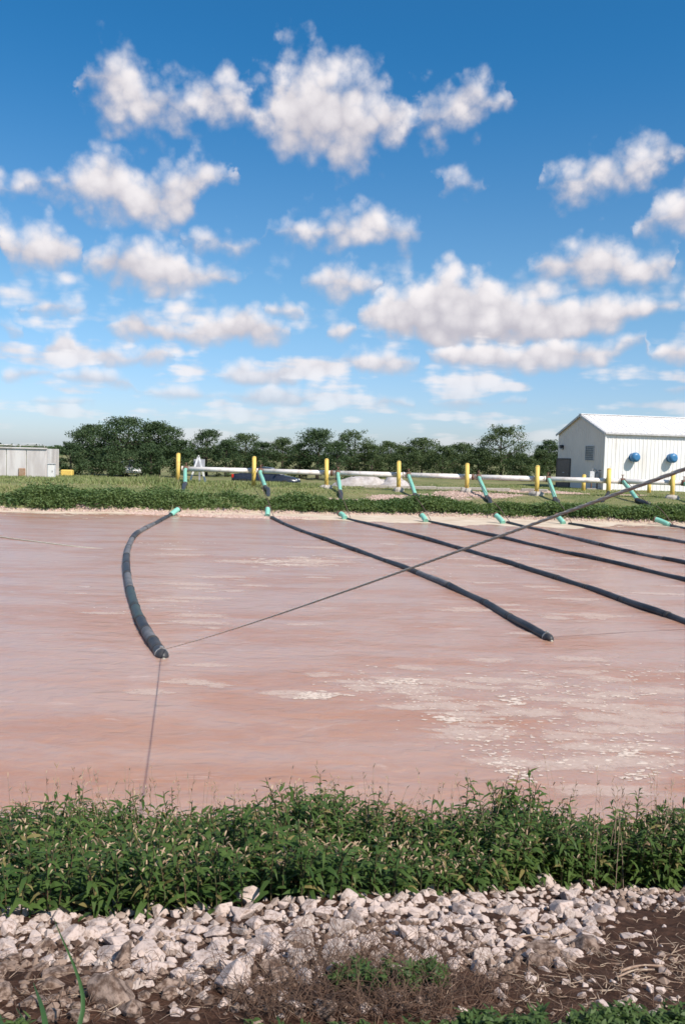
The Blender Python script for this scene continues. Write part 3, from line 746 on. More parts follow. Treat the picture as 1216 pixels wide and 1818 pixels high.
def pipe_pt(x, dy=.34): return Vector((x, float(rowY(x))+dy, PZ))
pipe = empty('manifold_pipe', tuple(pipe_pt(-9.2)), label='long white manifold pipe held along the far bank by yellow bollards', cat='pipe')
pl = pipe_pt(-9.2); 
XS0 = atY(324, 833, 52.3).x
seg_x = [XS0]
for k in range(1, 9):
    px, py, _f2 = POSTS[k]; seg_x.append(atY(px, py, 51).x+.32)
seg_x.append(27.0)
for a, b in zip(seg_x[:-1], seg_x[1:]):
    m = MB(); m.tube([pipe_pt(a+.012)-pl, pipe_pt(b-.012)-pl], .150, 20); m.build('pipe_length', 'white_pipe', pipe)
for x in seg_x[1:-1]:
    m = MB(); d = (pipe_pt(x+1)-pipe_pt(x)).normalized(); c = pipe_pt(x)-pl
    m.tube([c-d*.06, c+d*.06], .175, 20); m.build('coupling', 'rust' if random.random() < .5 else 'white_pipe', pipe)
m = MB(); c = pipe_pt(XS0)-pl; m.tube([c-Vector((.05, 0, 0)), c+Vector((.02, 0, 0))], .17, 20); m.build('end_flange', 'white_pipe', pipe)

# ------------------------------------------------------------------ green drop hoses
HOSES = [  # (attach), (green end), (black end), (elbow start), (elbow end)
 ((331, 838), (329, 867), (327, 877), (319, 903), (304, 914)),
 ((463, 842), (471, 874), (476, 891), (475, 901), (475, 916)),
 ((600, 845), (604, 876), (605, 894), (603, 911), (613, 920)),
 ((725, 848), (737, 880), (742, 892), (747, 913), (756, 925)),
 ((849, 851), (864, 887), (869, 896), (878, 913), (893, 928)),
 ((972, 854), (985, 888), (989, 911), (986, 914), (1000, 929)),
 ((1104, 860), (1131, 894), (1152, 914), (1160, 921), (1187, 932)),
 ((1213, 862), (1240, 896), (1262, 916), (1275, 924), (1300, 935)),
]
ELBOW_END = []
for k, (a, b, c, d, e) in enumerate(HOSES):
    xa = atY(a[0], a[1], 51).x; A = Vector((atY(*a, float(rowY(xa))+.34).x, float(rowY(xa))+.34, PZ))
    Fr = Vector((A.x, A.y-.17, PZ-.02))
    B = atY(*b, A.y-3.2); C = atY(*c, A.y-4.6); E = atZ(*e, .06); Dp = atY(*d, E.y+.55)
    for P_ in (B, C):
        P_.z = max(P_.z, gz(P_.x, P_.y)+.12)
    Mh = C.lerp(Dp, .35); Mh.z = gz(Mh.x, Mh.y)-.16
    Dp.z = max(Dp.z, gz(Dp.x, Dp.y)+.05)
    root = empty('drop_hose', tuple(A), label=ORD[k]+' mint green drop hose counted from the end bollard of the white pipe', cat='hose', group='mint green hoses hanging off the white pipe')
    q = lambda L: [p-A for p in L]
    s1 = Fr+Vector((0, -.22, -.10))
    m = MB(); m.tube(q(catmull([Fr, s1, s1.lerp(B, .5)+Vector((0, 0, .03)), B], 14)), .115, 14); m.build('green_pipe', 'mint', root)
    u_ = (C-B).normalized()
    m = MB(); m.tube(q(catmull([B-u_*.12, B.lerp(C, .5), C, Mh], 14)), [.128]*9+[.11]*6, 14); m.build('rubber_boot', 'black_rubber', root)
    dn = (Dp+E)/2+Vector((0, .08, .03))
    m = MB(); m.tube(q(catmull([Dp, dn, E], 10)), .12, 14); m.build('elbow_pipe', 'mint', root)
    for pt, dr_ in ((B-u_*.06, u_), (Dp+(E-Dp).normalized()*.06, (E-Dp).normalized())):
        m = MB(); m.tube(q([pt-dr_*.03, pt+dr_*.03]), .138, 14); m.build('hose_clamp', 'rust', root)
    dd = (pipe_pt(A.x+1)-pipe_pt(A.x)).normalized()
    m = MB(); m.tube(q([A-dd*.13, A+dd*.13]), .178, 18); sd = m.build('pipe_saddle', 'rust', root)
    m = MB(); m.tube(q([A+Vector((0, 0, .15)), A+Vector((0, 0, .36))]), .035, 8); m.tube(q([A+Vector((-.09, 0, .36)), A+Vector((.09, 0, .36))]), .02, 6); m.build('valve_stem', 'rust', sd)
    ELBOW_END.append(E)

# ------------------------------------------------------------------ floating black diffuser tubes
TUBES = [
 ([(304, 914), (285, 924), (262, 936), (240, 950), (228, 972), (225, 1000), (230, 1040), (246, 1092), (266, 1130), (288, 1160)], 'curved black floating tube lying apart from the rest with bands and muddy sections', True),
 ([(482, 919), (520, 936), (560, 951), (620, 972), (690, 997), (770, 1028), (850, 1064), (910, 1098), (972, 1131)], 'black floating tube running from the second hose to a capped free end on the water', True),
 ([(618, 921), (700, 941), (780, 963), (840, 980), (900, 998), (980, 1023), (1050, 1045), (1130, 1074), (1216, 1103), (1330, 1148)], 'black floating tube running out from the third hose', False),
 ([(760, 925), (850, 945), (950, 968), (1020, 984), (1100, 1001), (1216, 1029), (1340, 1062)], 'black floating tube running out from the fourth hose', False),
 ([(900, 928), (960, 941), (1050, 963), (1130, 982), (1216, 999), (1350, 1030)], 'black floating tube running out from the fifth hose', False),
 ([(1010, 930), (1080, 941), (1150, 952), (1216, 963), (1360, 988)], 'black floating tube running out from the sixth hose', False),
 ([(1190, 933), (1230, 940), (1300, 952), (1400, 968)], 'short visible stretch of black tube leaving the seventh hose', False),
]
TE = []
for k, (pp, lab, endcap) in enumerate(TUBES):
    P = [atZ(x, y, .04) for x, y in pp]
    if k > 0: P = [P[0].lerp(ELBOW_END[k], .0)]+P[1:]
    n = max(40, int(sum((P[i+1]-P[i]).length for i in range(len(P)-1))/.22)); path = catmull(P, n)
    rg = random.Random(k+3); r0 = .090 if k == 0 else .076
    ph = [rg.uniform(0, 6) for _ in range(4)]
    for i, p in enumerate(path):
        s = i*.22
        p.z = .030+.012*math.sin(s*.8+ph[0])+.008*math.sin(s*1.9+ph[1])
        if k > 0:
            ax = .022*math.sin(s*.9+ph[2])+.010*math.sin(s*2.3+ph[3]); p.x += ax*.4; p.y += ax
    root = empty('floating_tube', tuple(path[0]), label=lab, cat='tube', group='black floating tubes on the pond')
    o0 = path[0]
    step = 7 if k == 0 else 11
    mats = ['tube_black']*3+['tube_muddy']
    if k == 0: seq = ['tube_black', 'tube_black', 'tube_muddy', 'tube_black', 'tube_muddy', 'tube_muddy', 'tube_black', 'tube_muddy', 'tube_algae', 'tube_black', 'tube_muddy', 'tube_black']
    i = 0; sn = 0
    while i < n:
        j = min(i+step+rg.randint(-1, 2), n)
        if n-j < 4: j = n
        rr = r0*rg.uniform(.97, 1.04)*(1.04 if (k == 0 and j == n) else 1)
        m = MB(); seg = [q-o0 for q in path[i:j+1]]
        m.tube(seg, [rr*rg.uniform(.97, 1.03) for _ in seg], 14)
        if k == 0:
            f = i/n; mm = seq[min(int(f*len(seq)), len(seq)-1)]
        else: mm = 'tube_muddy' if rg.random() < .12 else 'tube_black'
        m.build('tube_section', mm, root)
        if j < n:
            t = (path[min(j+1, n)]-path[j-1]).normalized(); c = path[j]-o0
            m = MB(); m.tube([c-t*.05, c-t*.02, c+t*.02, c+t*.05], [rr+.002, rr+.008, rr+.008, rr+.002], 14); m.build('strap', 'strap', root)
        i = j; sn += 1
    if endcap:
        t = (path[-1]-path[-3]).normalized(); c = path[-1]-o0
        m = MB(); m.tube([c-t*.02, c+t*.05, c+t*.10, c+t*.135, c+t*.15], [r0*1.06, r0*1.04, r0*.86, r0*.5, r0*.12], 16); cap = m.build('end_cap', 'tube_black', root)
        m = MB(); m.tube([c-t*.055, c-t*.02], r0*1.14, 16); m.build('clamp_band', 'clamp_metal', cap)
        m = MB(); m.box(c-t*.04+Vector((.0, 0, r0*1.2)), (.05, .05, .04), None, .008); m.build('clamp_screw', 'clamp_metal', cap)
        m = MB(); m.tube([c+t*.145-Vector((0, 0, .02)), c+t*.185-Vector((0, 0, .03))], .024, 8); m.build('drain_plug', 'rope_pale', cap)
        TE.append(path[-1].copy())

# ------------------------------------------------------------------ ropes
def rope(name, pts, r, m, label, sag=0.0, n=24, group=None, sides=6):
    if len(pts) == 2 and sag:
        a, b = Vector(pts[0]), Vector(pts[1]); P = [a.lerp(b, i/n)-Vector((0, 0, sag*4*(i/n)*(1-i/n))) for i in range(n+1)]
    else: P = catmull(pts, n)
    mb = MB(); o = Vector(P[0]); mb.tube([p-o for p in P], r, sides)
    ob = mb.build(name, m); ob.location = o
    return tag(ob, label, 'rope', group)
# the heavy mooring rope, twisted from three strands, tied off beside the camera's bank
ra = TE[0]+Vector((.05, -.02, .10)); rb = atY(1216, 815, 2.25); rc = ra.lerp(rb, 1.18)
mr = empty('mooring_rope', tuple(ra), label='thick brown twisted rope stretched over the pond to the curved tube end', cat='rope')
nn = 520; ax = (rc-ra).normalized(); s1 = ax.cross(Vector((0, 0, 1))).normalized(); s2 = ax.cross(s1)
for k in range(3):
    P = []
    for i in range(nn+1):
        t = i/nn; t = t; c = ra.lerp(rc, t)-Vector((0, 0, .05*4*t*(1-t)))-ra
        a = t*(rc-ra).length/.085*2*math.pi*.5+k*2*math.pi/3
        P.append(c+(s1*math.cos(a)+s2*math.sin(a))*.0025)
    m = MB(); m.tube(P, .0036, 6); m.build('strand', 'rope_tan', mr)
rope('guide_line', [TE[1]+Vector((.02, -.05, .02)), atZ(1090, 1124, .003), atZ(1216, 1117, .003), atZ(1330, 1110, .003)], .003, 'rope_dark', 'thin dark line trailing over the water from the capped straight tube')
rope('guide_line', [atZ(-90, 938, .02), atZ(0, 953, .015), atZ(60, 961, .012), atZ(140, 971, .0), atZ(185, 975, -.02)], .022, 'rope_pale', 'pale rope slipping into the water beside the curved tube')
x = atY(316, 850, 52).x
rope('guy_rope', [Vector((x+.02, float(rowY(x))-.13, gz(x, float(rowY(x)))+.15)), ELBOW_END[0]+Vector((0, 0, .1))], .022, 'rope_green', 'greenish guy rope from the lone end bollard to the curved tube', sag=.0, n=8)
for k in range(1, 7):
    a = HOSES[k][0]; P0 = pipe_pt(atY(a[0]-10, a[1]-10, 51).x, .14)+Vector((0, -.05, .15)); P1 = atZ(TUBES[k][0][0][0]+4, TUBES[k][0][0][1]-2, .12)
    mid = P0.lerp(P1, .5); mid.z = max(mid.z-.12, gz(mid.x, mid.y)+.25)
    P2 = P0.lerp(P1, .75); P2.z = max(P2.z, gz(P2.x, P2.y)+.45)
    rope('guy_rope', [P0, mid, P2, P1], .018, 'rope_dark', 'thin brown guy rope beside the '+ORD[k]+' mint green hose', n=14)
# slanted black stub by the sixth/seventh bollard
p0 = toground(1066, 892); p1 = atY(1080, 874, p0.y+.6)
m = MB(); m.tube([p0-p0+Vector((0, 0, -.1)), p1-p0], .085, 12); r = empty('pipe_stub', tuple(p0), label='slanted dark pipe stub sticking out of the grass below the seventh bollard', cat='pipe'); m.build('stub', 'black_rubber', r)
m = MB(); d = (p1-p0).normalized(); m.tube([p1-p0-d*.02, p1-p0+d*.05], .105, 12); m.build('collar', 'rope_green', r)

# ------------------------------------------------------------------ A-frame stand
def aframe():
    Y = 52.9; ap = atY(353, 811, Y); bl = atY(338, 858, Y); br = atY(368, 858, Y); z = gz(ap.x, Y)
    H = ap.z-z; hw_ = (br.x-bl.x)/2
    r = empty('stand', (ap.x, Y, z), label='white A-frame stand with a grey board behind the white pipe', cat='stand')
    for s in (-1, 1):
        m = MB(); a = Vector((s*hw_, -.25, -.05)); b = Vector((s*.02, 0, H)); d = (b-a)
        m.box((a+b)/2, (.11, .06, d.length), (d.cross(Vector((0, 1, 0))).normalized(), Vector((0, 1, 0)), d.normalized())); m.build('leg', 'aframe_white', r)
    m = MB(); m.box((0, .45, H*.44), (.10, .07, H*.9)); m.build('rear_leg', 'panel_grey', r)
    a = atY(343, 815, Y); b = atY(362.5, 833, Y)
    m = MB(); m.box(((a.x+b.x)/2-ap.x, .3, (a.z+b.z)/2-z), (b.x-a.x, .04, a.z-b.z), None, .008); m.build('board', 'panel_grey', r)
    m = MB(); m.box((0, -.11, H*.55), (hw_*.95, .05, .08)); m.build('cross_bar', 'aframe_white', r)
    m = MB(); m.tube([(0, 0, H-.05), (0, 0, H+.10)], .05, 8); m.build('peak_knob', 'clamp_metal', r)
aframe()

# ------------------------------------------------------------------ cars
def car(x, Y, rz, paint, label, z=None):
    z = gz(x, Y) if z is None else z
    r = empty('parked_car', (x, Y, z), rz, label=label, cat='car', group='cars parked beyond the far bank')
    # lengthwise stations: x, lower z, upper (belt) z, half width
    st = [(-2.28, .45, .80, .70), (-2.15, .30, .95, .80), (-1.7, .24, 1.00, .86), (-.9, .22, .98, .88), (.4, .22, .95, .88), (1.2, .23, .90, .87), (1.8, .26, .80, .83), (2.15, .32, .70, .76), (2.3, .42, .58, .66)]
    vs = []; n = 8
    for X, a, b, hw in st:
        vs += [(X, -hw*.86, a), (X, -hw, a+.12), (X, -hw, (a+b)/2), (X, -hw*.93, b), (X, hw*.93, b), (X, hw, (a+b)/2), (X, hw, a+.12), (X, hw*.86, a)]
    fs = [(i*n+k, i*n+(k+1) % n, (i+1)*n+(k+1) % n, (i+1)*n+k) for i in range(len(st)-1) for k in range(n)]
    fs += [tuple(range(n-1, -1, -1)), tuple(range((len(st)-1)*n, len(st)*n))]
    m = MB(); m.add(vs, fs, True); m.build('body', paint, r)
    cab = [(-1.75, 1.00, .78), (-1.05, 1.40, .60), (-.2, 1.47, .62), (.35, 1.42, .60), (1.15, .93, .76)]
    vs = []
    for X, Z, hw in cab: vs += [(X, -hw, Z), (X, hw, Z)]
    for X, Z, hw in cab: vs += [(X, -.80, .93), (X, .80, .93)]
    m = MB(); k = len(cab)
    m.add(vs, [(2*i, 2*i+1, 2*i+3, 2*i+2) for i in range(k-1)]+[(2*i, 2*i+2, 2*k+2*i+2, 2*k+2*i) for i in range(k-1)]+[(2*i+1, 2*k+2*i+1, 2*k+2*i+3, 2*i+3) for i in range(k-1)])
    roof = m.build('cabin', paint, r)
    def pane(q, nm):
        m = MB(); c = sum((Vector(p) for p in q), Vector())/len(q); nrm = (Vector(q[1])-Vector(q[0])).cross(Vector(q[2])-Vector(q[0])).normalized()
        m.poly([Vector(p).lerp(c, .08)+nrm*.012 for p in q]); m.poly([Vector(p).lerp(c, .08)-nrm*.012 for p in q]); m.build(nm, 'glass_dark', roof)
    pane([(1.15, -.76, .93), (1.15, .76, .93), (.35, .60, 1.42), (.35, -.60, 1.42)], 'windscreen')
    pane([(-1.75, -.78, 1.0), (-1.75, .78, 1.0), (-1.05, .60, 1.40), (-1.05, -.60, 1.40)], 'rear_window')
    for s in (-1, 1):
        pane([(-1.5, s*.80, .98), (-.3, s*.80, .97), (-.3, s*.625, 1.44), (-1.0, s*.61, 1.38)], 'side_window')
        pane([(-.22, s*.80, .97), (.95, s*.79, .96), (.32, s*.61, 1.40), (-.22, s*.625, 1.44)], 'side_window')
        m = MB(); m.box((-2.20, s*.60, .80), (.16, .40, .26), None, .03); m.build('tail_light', 'tail_red', r)
        m = MB(); m.box((2.16, s*.56, .62), (.18, .30, .14), None, .03); m.build('headlight', 'head_clear', r)
        m = MB(); m.box((.85, s*.95, 1.0), (.12, .16, .11), None, .03); m.build('mirror', paint, r)
        for X in (-1.4, 1.42):
            m = MB(); m.tube([(X, s*.70, .31), (X, s*.73, .31), (X, s*.88, .31), (X, s*.90, .31)], [.27, .31, .31, .27], 20); wl = m.build('wheel', 'tyre', r)
            m = MB(); m.tube([(X, s*.885, .31), (X, s*.912, .31)], .19, 14); m.build('rim', 'rim', wl)
    m = MB(); m.box((2.27, 0, .40), (.10, 1.2, .16), None, .03); m.build('bumper', 'chrome', r)
    m = MB(); m.box((-2.27, 0, .46), (.10, 1.2, .16), None, .03); m.build('bumper', paint, r)
    return r
p = atY(473, 850, 59.0); car(p.x, 59.0, math.radians(-6), 'car_dark', 'dark saloon car with red tail light parked behind the white pipe')
p = atY(232, 842, 77.0); car(p.x, 77.0, math.radians(-70), 'car_white', 'white car half hidden by grass beneath the big tree clump')

# ------------------------------------------------------------------ pale heap and slabs behind the pipe
def heap(px, py0, hwm, hh, Y, label, seed):
    p = atY(px, py0, Y); z = gz(p.x, Y); n, q = 26, 14
    X, Yy = np.meshgrid(np.linspace(-1, 1, n), np.linspace(-1, 1, q)); rr = np.sqrt(X**2+Yy**2)
    Z = np.clip(1-rr**2.2, 0, 1)**.6*hh*(.5+.9*fbm(X*3+seed, Yy*3, 4, seed)) - .06
    V = np.stack([X*hwm, Yy*1.1, Z], -1).reshape(-1, 3); i = np.arange(n*q).reshape(q, n)
    F = np.stack([i[:-1, :-1], i[:-1, 1:], i[1:, 1:], i[1:, :-1]], -1).reshape(-1, 4)
    o = tag(link('heap', npmesh('heap', V, F, smooth=True), 'tarp'), label, 'heap'); o.location = (p.x, Y, z)
heap(645, 862, 2.3, 1.0, 57.0, 'long pale lumpy heap behind the pipe between third and fourth bollards', 3)
heap(700, 862, 1.2, .8, 56.5, 'small pale lumpy heap right behind the fourth bollard', 5)
for a, b, lab in (((645, 866), (905, 868), 'long pale concrete kerb strip on the grass behind the bollards'), ((925, 867), (972, 868), 'short pale concrete kerb strip beside the sixth bollard')):
    p0 = atY(*a, 53.0); p1 = atY(*b, 52.5); n = max(2, int((p1-p0).length/1.5)); r = empty('kerb_strip', (p0.x, p0.y, gz(p0.x, p0.y)), label=lab, cat='kerb')
    for i in range(n):
        c0 = p0.lerp(p1, i/n); c1 = p0.lerp(p1, (i+1)/n); c = (c0+c1)/2; d = (c1-c0); zc = gz(c.x, c.y)
        m = MB(); m.box((c.x-p0.x, c.y-p0.y, zc+.08-gz(p0.x, p0.y)), (d.length-.03, .35, .20), (d.normalized(), Vector((0, 0, 1)).cross(d.normalized()), Vector((0, 0, 1))), .02); m.build('kerb_stone', 'concrete', r)

# ------------------------------------------------------------------ far bank vegetation
def far_weeds():
    n = 5200
    X = RNG.uniform(-26, 27, n); tm = np.interp(X, [-30, -8, -2, 12, 17, 30], [2.5, 2.3, 1.5, 1.5, 2.2, 2.4]); t = .25+RNG.uniform(0, 1, n)*(tm-.25); Y = shoreY(X)+t
    cl = fbm(X*.55, t*.8, 3, 61); keep = (cl+RNG.uniform(-.16, .16, n) > .34+.22*sst(1.3, 2.5, t)); X = X[keep]; Y = Y[keep]; cl = cl[keep]
    Z = ground_z(X, Y); parts = []
    hm_ = np.interp(X, [-30, -8, -1, 30], [1, 1, .64, .72])
    H = hm_*(.50+.95*(fbm(X*1.4, Y*.5, 2, 77)-.2))*(.32+.62*np.clip(cl-.3, 0, .4)/.4)*RNG.uniform(.75, 1.15, len(X))
    m = 26; n = len(X)
    P = np.repeat(np.stack([X, Y, Z], 1), m, 0); h = np.repeat(H, m); u = RNG.uniform(0, 1, n*m)
    a = RNG.uniform(0, 2*np.pi, n*m); r = RNG.uniform(.02, .28, n*m)
    P = P+np.stack([np.cos(a)*r, np.sin(a)*r, u*h*.9], 1)
    D = np.stack([np.cos(a), np.sin(a), RNG.uniform(.1, 1.6, n*m)], 1)
    parts.append((*blades(P, D, RNG.uniform(.12, .26, n*m), RNG.uniform(.04, .075, n*m), RNG.uniform(.2, .9, n*m)), 0))
    V, F, MI = joinVF(parts)
    tag(link('bank_weeds', npmesh('bank_weeds', V, F), 'far_weed'), kind='stuff', label='lush dark green weeds along the far waterline', cat='weeds')
def far_grass():
    n = 140000
    X = RNG.uniform(-30, 28, n); Y = RNG.uniform(41.5, 67, n)
    s = Y-shoreY(X); ok = s > .35
    d = dirt_at(X, Y); ok &= RNG.uniform(0, 1, n) > d*1.02
    dn = fbm(X*.45, Y*.45, 3, 71); ok &= RNG.uniform(.1, .75, n) < dn+.05
    X = X[ok]; Y = Y[ok]; dn = dn[ok]; n = len(X); Z = ground_z(X, Y)
    tall = np.exp(-((X+12.2)/2.6)**2-((Y-51.3)/2.0)**2)*.5+np.exp(-((X+6.6)/1.2)**2-((Y-49.5)/1.2)**2)*.25+ .30*np.clip(fbm(X*.8, Y*.8, 2, 88)-.5, 0, 1)*(X < 0)*sst(44.5, 46, Y)+ sst(55, 58, Y)*.12*(X < 3)+.08*sst(50, 54, Y)*(X < 3)
    low_ = np.where(X > -1.5, .6, 1.0)
    L = (.10+.36*np.clip(dn-.35, 0, .4)+tall)*low_+ .42*np.exp(-((Y-shoreY(X)-1.2)/.8)**2)*fbm(X*1.1, Y, 2, 99)*RNG.uniform(.6, 1.25, n)
    a = RNG.uniform(0, 2*np.pi, n); D = np.stack([np.cos(a)*.45, np.sin(a)*.45, np.ones(n)], 1)
    V, F = blades(np.stack([X, Y, Z-.02], 1), D, L, RNG.uniform(.025, .05, n), RNG.uniform(.05, .35, n), prof=(1, .85, .55))
    tag(link('bank_grass', npmesh('bank_grass', V, F), 'far_grass'), kind='stuff', label='rough green and straw coloured grass on the far bank', cat='grass')
def far_gravel():
    n = 9000; c = np.array(DIRT)[RNG.integers(0, len(DIRT)-2, n)]
    X = c[:, 0]+RNG.normal(0, .55, n)*c[:, 2]; Y = c[:, 1]+RNG.normal(0, .5, n)*c[:, 3]; ok = (dirt_at(X, Y) > .35); X = X[ok]; Y = Y[ok]
    n2 = 2600; X2 = RNG.uniform(-26, 27, n2); Y2 = shoreY(X2)+RNG.normal(.05, .16, n2); X = np.concatenate([X, X2]); Y = np.concatenate([Y, Y2])
    n = len(X); Z = np.maximum(ground_z(X, Y), 0); r = RNG.uniform(.025, .085, n)
    base = np.array([[1, 0, 0], [0, 1, 0], [-1, 0, 0], [0, -1, 0], [0, 0, .8], [0, 0, -.6]])
    V = base[None]*r[:, None, None]*RNG.uniform(.7, 1.35, (n, 6, 1)); an = RNG.uniform(0, 6, n); ca, sa = np.cos(an)[:, None], np.sin(an)[:, None]
    V = np.stack([V[:, :, 0]*ca-V[:, :, 1]*sa, V[:, :, 0]*sa+V[:, :, 1]*ca, V[:, :, 2]], -1)+np.stack([X, Y, Z], 1)[:, None]
    tri = np.array([[0, 1, 4], [1, 2, 4], [2, 3, 4], [3, 0, 4], [1, 0, 5], [2, 1, 5], [3, 2, 5], [0, 3, 5]])
    F = (tri[None]+np.arange(n)[:, None, None]*6).reshape(-1, 3)
    tag(link('bank_gravel', npmesh('bank_gravel', V.reshape(-1, 3), F), 'gravel_far'), kind='stuff', label='pinkish gravel scattered on the bare far bank', cat='gravel')
far_weeds(); far_grass(); far_gravel()

# ------------------------------------------------------------------ scum and foam on the water
def flakes(C, R, asp, rng, nv=9, hgt=.006):
    n = len(C); a = np.linspace(0, 2*np.pi, nv, endpoint=False); rad = R[:, None]*rng.uniform(.55, 1.25, (n, nv))
    ring = np.stack([np.cos(a)*rad*asp[:, None], np.sin(a)*rad, np.full((n, nv), .002)], -1)
    inner = ring*np.array([.6, .6, 0])+np.array([0, 0, 1])*hgt*rng.uniform(.6, 1.2, (n, nv, 1))
    V = np.concatenate([ring, inner, np.tile(np.array([[[0, 0, hgt*1.1]]]), (n, 1, 1))], 1)+C[:, None]
    F = []
    for k in range(nv):
        k2 = (k+1) % nv; F += [[k, k2, nv+k2], [k, nv+k2, nv+k], [nv+k, nv+k2, 2*nv]]
    E = np.tile(np.array([0.0]*nv+[.75]*nv+[1.0], np.float32), n)
    return V.reshape(-1, 3), (np.array(F)[None]+np.arange(n)[:, None, None]*(2*nv+1)).reshape(-1, 3), E
def edgemesh(name, V, F, E):
    me = npmesh(name, V, F, smooth=True); me.attributes.new('edge', 'FLOAT', 'POINT').data.foreach_set('value', np.asarray(E, np.float32)); return me
def foam():
    rg = np.random.default_rng(5); pts = []; rad = []
    def cluster(px, py, sx, sy, n, r0, r1, sl_=0.0):
        for _ in range(int(n*1.7)):
            dx = rg.normal()*sx; x = px+dx; y = py+rg.normal()*sy+dx*sl_
            pts.append(tuple(atZ(x, y, 0))); rad.append(rg.uniform(r0, r1)*.62*(1 if rg.uniform() < .85 else 1.6))
    cluster(560, 1235, 20, 3.0, 50, .02, .06)
    cluster(690, 1215, 45, 10, 60, .012, .04); cluster(720, 1210, 18, 4, 16, .03, .06)
    cluster(760, 1240, 60, 18, 45, .01, .03, .15); cluster(800, 1276, 14, 4, 14, .03, .06); cluster(915, 1243, 16, 5, 16, .03, .065)
    cluster(880, 1300, 90, 25, 75, .01, .032, .3); cluster(950, 1220, 130, 14, 75, .012, .035); cluster(1080, 1240, 80, 14, 50, .012, .04)
    cluster(1000, 1300, 110, 30, 90, .01, .035, .2); cluster(1130, 1340, 70, 25, 50, .012, .04, .2); cluster(880, 1345, 30, 14, 40, .012, .032, .5); cluster(920, 1372, 30, 10, 22, .015, .04)
    cluster(1110, 1335, 12, 5, 9, .03, .06); cluster(1120, 1378, 14, 4, 8, .03, .05); cluster(1160, 1200, 60, 10, 30, .015, .04)
    cluster(480, 997, 26, 3, 26, .03, .11); cluster(540, 993, 30, 3, 22, .03, .10); cluster(510, 1003, 30, 2, 14, .03, .09)
    cluster(300, 965, 40, 2, 8, .03, .06); cluster(300, 1080, 60, 3, 12, .01, .025); cluster(950, 985, 80, 20, 22, .03, .07); cluster(850, 1000, 120, 18, 26, .02, .06)
    for k, (pp, lab, e) in enumerate(TUBES[1:4]):
        P = catmull([atZ(x, y, 0) for x, y in pp], 120)
        for p in P:
            if rg.uniform() < .4: pts.append((p.x+rg.normal()*.03, p.y-rg.uniform(.10, .2), 0)); rad.append(rg.uniform(.015, .05))
    C = np.array(pts); R = np.array(rad); V, F, E = flakes(C, R*1.25, rg.uniform(1.0, 2.4, len(C)), rg)
    pts2 = []; r2 = []
    for px, py, sx, sy, n_, a_, b_ in ((700, 1212, 60, 10, 14, .10, .25), (950, 1235, 150, 22, 30, .10, .3), (1080, 1300, 100, 40, 26, .1, .28), (860, 1280, 60, 20, 14, .1, .25), (520, 997, 50, 5, 12, .2, .5), (760, 985, 260, 30, 24, .15, .5), (300, 1070, 110, 30, 16, .1, .3), (1000, 1040, 120, 40, 16, .15, .4), (560, 1236, 30, 5, 6, .1, .2), (330, 1210, 40, 14, 6, .1, .25)):
        for _ in range(n_): pts2.append(tuple(atZ(px+rg.normal()*sx, py+rg.normal()*sy, 0))); r2.append(rg.uniform(a_, b_))
    V2, F2, E2 = flakes(np.array(pts2), np.array(r2), rg.uniform(1.4, 4.0, len(r2)), rg, hgt=.003)
    tag(link('foam_film', edgemesh('foam_film', V2, F2, E2), 'foam_veil'), kind='stuff', label='thin milky foam film spread on the muddy water', cat='foam')
    tag(link('foam', edgemesh('foam', V, F, E), 'foam_soft'), kind='stuff', label='pale foam flakes floating on the muddy water', cat='foam')
    # the cream scum gathered along the far shore
    xs_ = np.arange(-24, 28, .12); n = len(xs_)
    wd = np.interp(xs_, [-24, -14, -8, -5, 0, 3, 7, 10, 13, 18, 28], [.5, .9, 1.5, 2.0, 3.6, 5.2, 5.6, 4.6, 2.4, 1.5, 1.0])*(.55+.9*fbm(xs_*.6, xs_*0, 4, 91))
    rows = 8; V = []
    for j in range(rows):
        f = j/(rows-1); y = shoreY(xs_)+.8-(wd+.8)*f+(fbm(xs_*2.5, xs_*0+j*.7, 3, 93)-.5)*.5*f
        zz_ = .004+.02*np.sqrt(max(1-f, 0))*(.4+fbm(xs_*4, xs_*0+j*3.1, 3, 95)); zz_ = np.where(f > .97, -.004, zz_)
        V.append(np.stack([xs_, y, zz_], -1))
    V = np.concatenate(V); i = np.arange(rows*n).reshape(rows, n); F = np.stack([i[1:, :-1], i[1:, 1:], i[:-1, 1:], i[:-1, :-1]], -1).reshape(-1, 4)
    tag(link('shore_scum', npmesh('shore_scum', V, F, smooth=True), 'scum'), kind='stuff', label='cream coloured scum collected along the far shore', cat='scum')
    pts = []; rad = []
    for _ in range(420):
        x = rg.uniform(-24, 26); pts.append((x, float(shoreY(x))-abs(rg.normal())*1.7-.3, 0)); rad.append(rg.uniform(.02, .13))
    C = np.array(pts); R = np.array(rad); V, F, E = flakes(C, R*1.3, rg.uniform(1.2, 3.2, len(C)), rg, hgt=.012)
    tag(link('scum_flakes', edgemesh('scum_flakes', V, F, E), 'scum_soft'), kind='stuff', label='small rafts of cream scum drifting off the far shore', cat='scum')
foam()

